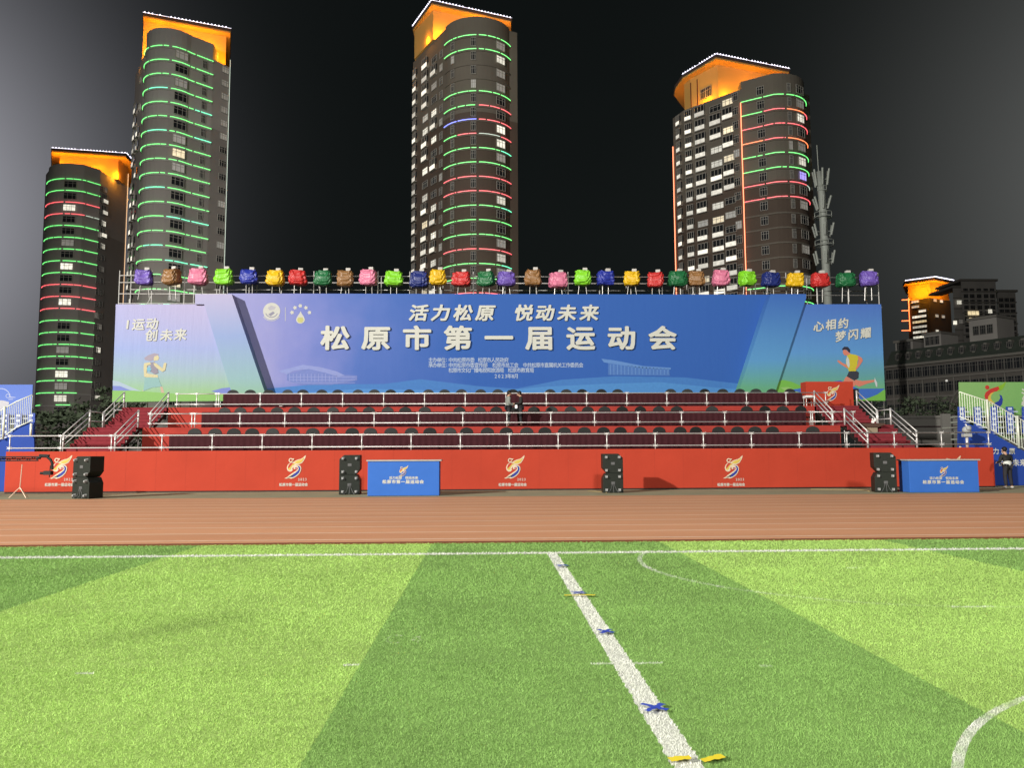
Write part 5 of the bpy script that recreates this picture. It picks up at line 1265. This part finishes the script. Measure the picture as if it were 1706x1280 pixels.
for i in range(22):
    z = z2-fh2*i-0.6; 
    w = place(t2, wm(1.6, 1.3, R.choice('dddddmm') if i > 4 else 'm'), x0+(x1-x0)*0.72+0.06, y0+(y1-y0)*0.72-0.1, z, x1-x0, y1-y0)

# far left shorter tower
AXROW = 300
z1 = az(309, 194.5, 81)+0.2; fh1 = 19.75*193/1282
arcp1 = arc(p2(80.5, 194.2), p2(108, 190.2), p2(140, 191.2), 12)+[p2(167, 194.6)]
cap1 = [p2(82.5, 195), p2(209, 198.2), p2(226, 206), p2(226, 222), p2(86, 222)]
cw1 = [p2(98, 197.5), p2(196, 200), p2(213, 206), p2(213, 220), p2(100, 220)]
zb1 = az(286, 194.6, 167)
tower('shorter far left tower with green and red light strips and a flat orange crown', 120, 195, GREY, PALE, az(385, 192), zb1, az(272, 190.2, 108),
      [p2(76, 197)], arcp1, [p2(178, 197), p2(214, 206), p2(214, 222), p2(80, 222)], ['g', 'g', 'r', 'rrrw', 'g', 'g', 'g', 'g', 'g', 'r', 'r', 'r', 'g', 'g', 'g', 'g', 'g', 'g', 'ggg.', 'g.g.'], z1, fh1,
      [(0.57, 2.7, 1.5, -1.4, 'ddwddmdwddw ddmdwmwdd'[:20])],
      cw1, cap1, az(246.5, 195, 83),
      [(ax(110, 196), 195.6, zb1+1.0, 2400), (ax(160, 198), 196.6, zb1+1.0, 2600), (ax(198, 200), 199.4, zb1+0.8, 2200), (ax(217, 207), 207, zb1-3, 1600), (ax(90, 196.5), 196.6, zb1+3.0, 700)],
      [(14, 0.3, 1.6, 1.4, -0.9, 'ddddmddddddmdddddddd'), (14, 0.72, 1.6, 1.3, -0.6, 'mbbwbwdmddddmdwdddbd')], cap1[:3])
t1 = [o for o in COL.objects if o.name.startswith('apartment_tower') and 'shorter' in o['label']][0]
q = at(213.5, 290, 206); b = MB(); b.tube([(q.x+0.2, 205.7, q.z), (q.x+0.2, 205.7, 10)], 0.09, 5); b.build('light_strip', glowmat('led_warm', (1.0, 0.6, 0.3), 0.9), t1)

# ------------------------------------------------------------------ telecom mast, far buildings, wall and trees
def mast():
    global AXROW
    AXROW = 400; Y = 118.0; m = mat('mast_steel', (0.34, 0.36, 0.33), 0.6, 0.1); x = ax(1376, Y)
    t = thing('telecom_mast', 'pale telecom mast with ring platforms and antennas right of the right tower', 'telecom mast', (x, Y, 0))
    Z = lambda py: az(py, Y, 1372)
    b = MB(); b.tube([(x+0.3, Y, 0), (x-0.35, Y, Z(330)), (x-0.7, Y, Z(286))], 0.75, 10, r2=0.42); b.build('pole', m, t, smooth=True)
    b = MB(); b.tube([(x-0.75, Y, Z(286)), (x-0.85, Y, Z(242))], 0.07, 6); b.build('lightning_rod', m, t)
    for py, r in ((362, 1.35), (409, 1.45), (318, 0.7)):
        z = Z(py); b = MB(); ring = [(x-0.3+r*math.cos(a*math.pi/8), Y+r*math.sin(a*math.pi/8), z) for a in range(16)]
        b.tube(ring, 0.07, 5, closed=True); b.tube([(px_, py_, z+0.7) for px_, py_, _ in ring], 0.045, 5, closed=True)
        for k_ in range(0, 16, 2): b.tube([ring[k_], (ring[k_][0], ring[k_][1], z+0.7)], 0.04, 4)
        for k_ in range(0, 16, 4): b.tube([ring[k_], (x-0.3, Y, z-0.1)], 0.05, 4)
        b.build('ring_platform', m, t)
    for py, r, h, tl in ((297, 1.15, 2.6, 0.5), (339, 1.2, 2.0, 0.75), (384, 1.5, 1.9, 0.55), (430, 1.5, 2.0, 0.5)):
        for k_ in range(6):
            a = k_*1.047+0.3; ca, sa = math.cos(a), math.sin(a); z = Z(py)
            b = MB(); b.tube([(x-0.35+ca*(r-tl*0.5), Y+sa*(r-tl*0.5), z-h/2), (x-0.35+ca*(r+tl*0.3), Y+sa*(r+tl*0.3), z+h/2)], 0.17, 4); b.tube([(x-0.35+ca*0.5, Y+sa*0.5, z-0.3), (x-0.35+ca*r, Y+sa*r, z-0.2)], 0.05, 4)
            b.build('antenna', m, t)
mast()

DARKW = mat('far_wall_dark', (0.11, 0.10, 0.09), 0.85, 0, 0.25, 0.2); FARW = mat('far_wall_grey', (0.26, 0.245, 0.23), 0.85, 0, 0.25, 0.15)
CORN = mat('cornice_pale', (0.16, 0.15, 0.135), 0.8); ROOFG = mat('roof_dark_green', (0.045, 0.055, 0.045), 0.8, 0, 0.3, 0.5)
def block(t, pl, z0, z1, m, nm='wall'):
    b = MB(); b.prism_xy(pl, z0, z1); return b.build(nm, m, t)
def grid(t, p, q, us, zs, w, h, pick):
    dx, dy = q[0]-p[0], q[1]-p[1]; l_ = math.hypot(dx, dy)
    for z in zs:
        for u in us:
            k_ = pick()
            if k_ != ' ': place(t, wm(w, h, k_), p[0]+dx*u+dy/l_*0.05, p[1]+dy*u-dx/l_*0.05, z, dx, dy)
AXROW = 495
def far_tower():
    Y = 330.0; t = thing('apartment_tower', 'distant small tower at the right edge with flat orange-lit crown and white windows', 'tower block', (ax(1545, Y), Y, 0), 0, 'lit apartment towers behind the stage')
    p, q, r_ = p2(1511, 337), p2(1548, 329), p2(1583, 336)
    pl = [p, q, r_, p2(1583, 352), p2(1515, 354)]; zb = az(497, 330, 1548)
    block(t, pl, 0, zb, mat('far_tower_wall', (0.09, 0.08, 0.07), 0.8))
    cap = [p2(1505, 340), p2(1509, 334), p2(1560, 326), p2(1591, 333), p2(1591, 352), p2(1510, 356)]; zc = az(462, 326, 1560)
    b = MB(); b.prism_xy([p2(1513, 337), p2(1550, 330), p2(1581, 336.5), p2(1581, 350), p2(1516, 352)], zb+0.001, zc-1.4); b.build('crown_wall', ORANGE, t)
    b = MB(); b.prism_xy(cap, zc-1.4, zc-0.9); b.build('soffit', ORANGE, t)
    b = MB(); b.prism_xy(cap, zc-0.899, zc); b.build('roof_slab', mat('roof_dark', (0.08, 0.06, 0.06), 0.8), t)
    b = MB()
    for a, c in ((cap[1], cap[2]), (cap[2], cap[3])):
        for i in range(22):
            u = (i+0.5)/22; b.ball((a[0]+(c[0]-a[0])*u, a[1]+(c[1]-a[1])*u, zc+0.3), 0.24, 0, 6, 4)
    b.build('string_lights', DOT, t)
    for x, y, pw in ((ax(1522, 333), 331, 2200), (ax(1540, 329), 327, 2200), (ax(1570, 331), 329, 1500), (ax(1555, 328), 325.5, 1500)):
        l = bpy.data.lights.new('crown_uplight', 'POINT'); l.energy = pw; l.color = (1.0, 0.36, 0.015); l.shadow_soft_size = 0.6
        o = bpy.data.objects.new('crown_uplight', l); COL.objects.link(o); o.location = (x, y, zb+3.2)
    zs = [az(500+i*8.6, 330, 1535) for i in range(8)]
    for i, z in enumerate(zs):
        for u, w in ((0.36, 3.2), (0.66, 3.2)):
            if R.random() < 0.85: place(t, wm(w, 1.0, 'w' if R.random() < 0.8 else 'y'), p[0]+(q[0]-p[0])*u-0.05, p[1]+(q[1]-p[1])*u-0.2, z, q[0]-p[0], q[1]-p[1])
    for u, i in ((0.25, 0), (0.55, 0), (0.3, 3), (0.6, 3), (0.28, 6)): place(t, wm(2.2, 1.2, 'w'), q[0]+(r_[0]-q[0])*u, q[1]+(r_[1]-q[1])*u-0.2, zs[i], r_[0]-q[0], r_[1]-q[1])
    for py in (500, 518, 535, 551):
        c = at(1508, py, 337); b = MB(); b.tube([(c.x-1.6, 337, c.z), (c.x+1.6, 336.3, c.z)], 0.22, 5); b.build('light_strip', LEDM['o'], t)
    c, d = at(1513, 497, 336), at(1513.5, 552, 336); b = MB(); b.tube([(c.x, 335.8, c.z), (c.x, 335.8, d.z)], 0.2, 5); b.build('light_strip', LEDM['o'], t)
far_tower()
def grey_block():
    Y = 300.0; t = thing('apartment_block', 'dim grey stepped apartment block beside the distant orange-crowned tower', 'apartment block', (ax(1640, Y), Y, 0))
    def S_(x0, x1, py, Yf, d=16): return [p2(x0, Yf), p2(x1, Yf), p2(x1, Yf+d), p2(x0, Yf+d)], az(py, Yf, (x0+x1)/2)
    for x0, x1, py, Yf in ((1588, 1606, 480, 306), (1602, 1660, 469, 300), (1660.5, 1692, 487, 303)):
        pl, z = S_(x0, x1, py, Yf); block(t, pl, 0, z, FARW)
        b = MB(); b.box(pl[0][0]-0.6, pl[1][0]+0.6, Yf-0.7, Yf+16.6, z+0.001, z+0.9); b.build('cornice', CORN, t)
        b = MB()
        for i in range(1, 9): zz = z-i*(2.95)*1.5; b.box(pl[0][0]-0.1, pl[1][0]+0.1, Yf-0.35, Yf-0.001, zz, zz+0.5)
        b.build('string_course', CORN, t)
    p, q = p2(1602, 300), p2(1660, 300)
    grid(t, p, q, (0.12, 0.3, 0.5, 0.7, 0.88), [az(484+i*9.5, 300, 1630) for i in range(9)], 1.7, 1.5, lambda: 'x')
    grid(t, *[p2(1661, 303), p2(1692, 303)], (0.2, 0.5, 0.8), [az(500+i*9.5, 303, 1675) for i in range(7)], 1.8, 1.5, lambda: 'x')
    for px, py, k_, w in ((1599, 504, 'w', 2.8), (1590.5, 538, 'w', 1.6), (1601, 536, 'm', 1.8), (1621, 522, 'y', 4.6), (1622, 533, 'y', 4.0), (1649, 519, 'w', 1.6)):
        Yf = 299.6 if px > 1602 else 305.6
        c = at(px, py, Yf); place(t, wm(w, 1.6, k_), c.x, Yf-0.2, c.z, 1, 0)
grey_block()
AXROW = 590
def classical():
    Y = 150.0; t = thing('classical_building', 'long dark classical building with cornices, attic pavilions and an arched gable at the right', 'building', (ax(1600, Y), Y, 0))
    a, c = p2(1474, 168), p2(1760, 138)
    dx, dy = c[0]-a[0], c[1]-a[1]; l_ = math.hypot(dx, dy); ux, uy = dx/l_, dy/l_; nx, ny = uy, -ux
    def pl(u0, u1, o0, o1): return [(a[0]+dx*u0+nx*o0, a[1]+dy*u0+ny*o0), (a[0]+dx*u1+nx*o0, a[1]+dy*u1+ny*o0), (a[0]+dx*u1-nx*o1, a[1]+dy*u1-ny*o1), (a[0]+dx*u0-nx*o1, a[1]+dy*u0-ny*o1)]
    zc = az(600, 152, 1600); zr = zc+4.0
    block(t, pl(0, 1, 0, 14), 0, zc, DARKW)
    for z, o, h in ((zc+0.001, 0.7, 0.5), (zc-3.2, 0.35, 0.35), (zc-7.2, 0.35, 0.4)): block(t, pl(0, 1, o, -0.001 if h < 0.5 else 14.3), z, z+h, CORN, 'cornice')
    # mansard roof
    lo, hi = pl(0, 1, 0.2, 13.5), pl(0.0, 1, -2.6, 11); n = 4
    b = MB(); b.add([(x, y, zc+0.51) for x, y in lo]+[(x, y, zr) for x, y in hi], [(0, 1, 5, 4), (1, 2, 6, 5), (2, 3, 7, 6), (3, 0, 4, 7), (4, 5, 6, 7)]); b.build('roof', ROOFG, t)
    for u in [0.07+i*0.068 for i in range(14)]:
        q = pl(u, u+0.017, -0.6, 2.4); block(t, q, zc+1.4, zc+3.2, CORN, 'dormer')
        place(t, wm(0.9, 1.0, 'x'), (q[0][0]+q[1][0])/2+nx*0.06, (q[0][1]+q[1][1])/2+ny*0.06, zc+2.3, dx, dy)
    for u0, u1, h in ((0.215, 0.325, 2.6), (0.50, 0.66, 4.4), (0.02, 0.14, 1.8), (0.84, 0.97, 3.4)):
        q = pl(u0, u1, -3.0, 9.5); block(t, q, zr+0.001, zr+h, FARW, 'attic_pavilion'); block(t, pl(u0-0.006, u1+0.006, -2.6, 10), zr+h+0.001, zr+h+0.5, CORN, 'cornice')
        grid(t, q[0], q[1], (0.25, 0.5, 0.75), [zr+h*0.5], 1.0, 1.7, lambda: 'x')
    us = [0.03+i*0.0485 for i in range(20)]
    grid(t, *[pl(0, 1, 0, 0)[0], pl(0, 1, 0, 0)[1]], us, [zc-1.5, zc-5.0, zc-9.2, zc-12.6], 1.7, 2.0, lambda: 'x')
    for u in [0.0555+i*0.097 for i in range(10)]: block(t, pl(u-0.004, u+0.004, 0.34, -0.001), 0, zc-3.25, CORN, 'pilaster')
    # arched gable standing forward
    q = pl(0.44, 0.66, 2.2, -0.05); m_ = ((q[0][0]+q[1][0])/2, (q[0][1]+q[1][1])/2); w = math.hypot(q[1][0]-q[0][0], q[1][1]-q[0][1])/2
    b = MB(); prof = [(-w, 0), (w, 0), (w, zc-11.0)]+[(w*0.96*math.cos(i*math.pi/14), zc-11.0+5.4*math.sin(i*math.pi/14)) for i in range(1, 14)]+[(-w, zc-11.0)]
    n_ = len(prof); vs = [(m_[0]+ux*s_, m_[1]+uy*s_, z) for s_, z in prof]+[(m_[0]+ux*s_-nx*2.2, m_[1]+uy*s_-ny*2.2, z) for s_, z in prof]
    b.add(vs, [tuple(range(n_)), tuple(range(n_, 2*n_))[::-1]]+[(i, i+n_, (i+1) % n_+n_, (i+1) % n_) for i in range(n_)]); b.build('arched_gable', DARKW, t)
    for rr in (0.97, 0.78):
        b = MB(); b.tube([(m_[0]+ux*w*rr*math.cos(i*math.pi/16)+nx*0.12, m_[1]+uy*w*rr*math.cos(i*math.pi/16)+ny*0.12, zc-11.0+5.5*rr*math.sin(i*math.pi/16)) for i in range(17)], 0.22, 5); b.build('arch_moulding', CORN, t)
    lamp = at(1577, 634.5, 140); b = MB(); b.ball((lamp.x, 140, lamp.z), 0.22, 0, 8, 6)
    b.build('wall_lamp', glowmat('dim_lamp', (0.8, 0.78, 0.7), 0.5), t)
classical()
AXROW = 700
def back_wall():
    Y = 47.0; t = thing('concrete_wall', 'dim grey concrete wall with square pillars behind the right stairs', 'wall', (ax(1540, Y), Y, 0)); m = mat('grey_concrete', (0.11, 0.105, 0.095), 0.9, 0, 0.25, 0.6, 0.2, 8)
    b = MB(); x0, x1 = ax(1440, Y), ax(1720, Y); z = az(697, Y, 1540); b.box(x0, x1, Y, Y+0.3, 0, z); b.build('wall_panel', m, t)
    b = MB(); b.box(x0, x1, Y-0.08, Y+0.38, z+0.001, z+0.16); b.build('coping', m, t)
    for px in (1480, 1573, 1665):
        b = MB(); xa, xb = ax(px-7, Y), ax(px+7, Y); b.box(xa, xb, Y-0.25, Y-0.001, 0, az(690, Y, 1573)); b.build('pillar', m, t)
    b = MB(); b.box(x0, x1, Y-0.06, Y-0.002, az(712, Y, 1540), az(710, Y, 1540)); b.build('string_course', mat('dark_skirt', (0.03, 0.02, 0.02), 0.9), t)
back_wall()
LEAFD = mat('dark_leaf', (0.045, 0.06, 0.035), 0.7, 0, 0.5, 0.8); BARK = mat('bark', (0.05, 0.04, 0.032), 0.9)
def tree(px, Y, ptop, w, lab, n=900):
    x = ax(px, Y); z1 = az(ptop, Y, px); t = thing('tree', lab, 'tree', (x, Y, 0), 0, 'dark trees behind the stage')
    b = MB(); b.tube([(x, Y, 0), (x+0.1, Y, z1*0.4), (x-0.1, Y, z1*0.75)], 0.2, 7, r2=0.06)
    for k_ in range(6):
        a = k_*1.05; b.tube([(x, Y, z1*(0.3+0.06*k_)), (x+w*0.35*math.cos(a), Y+w*0.35*math.sin(a), z1*(0.5+0.06*k_))], 0.06, 5, r2=0.02)
    b.build('trunk', BARK, t)
    cl = [(R.gauss(0, 0.45), R.gauss(0, 0.45), R.uniform(0.3, 1.0)) for _ in range(26)]; b = MB()
    for i in range(n):
        c = R.choice(cl); k_ = 1-0.55*abs(c[2]-0.55); q = Vector((x+w*0.5*(c[0]*k_+R.gauss(0, 0.13)), Y+w*0.5*(c[1]*k_+R.gauss(0, 0.13)), z1*(c[2]+R.gauss(0, 0.035))))
        q.z = min(q.z, z1); s_ = R.uniform(0.07, 0.16); d1 = Vector((R.gauss(0, 1), R.gauss(0, 1), R.gauss(0, 1))).normalized(); d2 = d1.orthogonal().normalized()
        b.add([q-d1*s_*1.6, q+d2*s_, q+d1*s_*1.6, q-d2*s_], [(0, 1, 2, 3)])
    b.build('crown', LEAFD, t)
for i, (px, Y, pt_, w, lab) in enumerate(((172, 62, 648, 5, 'dark tree between the far left tower and the left wing banner'), (120, 70, 690, 7, 'low dark tree below the far left tower'), (78, 66, 684, 6, 'low dark tree right of the left bleacher'),
        (212, 74, 676, 5, 'dark bushy tree under the left edge of the left wing banner'), (1490, 70, 664, 6, 'dark tree just right of the right wing banner'), (1535, 76, 668, 7, 'dark tree above the concrete wall, left of the green banner'),
        (1582, 72, 662, 6, 'dark tree above the concrete wall touching the green banner'))): tree(px, Y, pt_, w, lab)
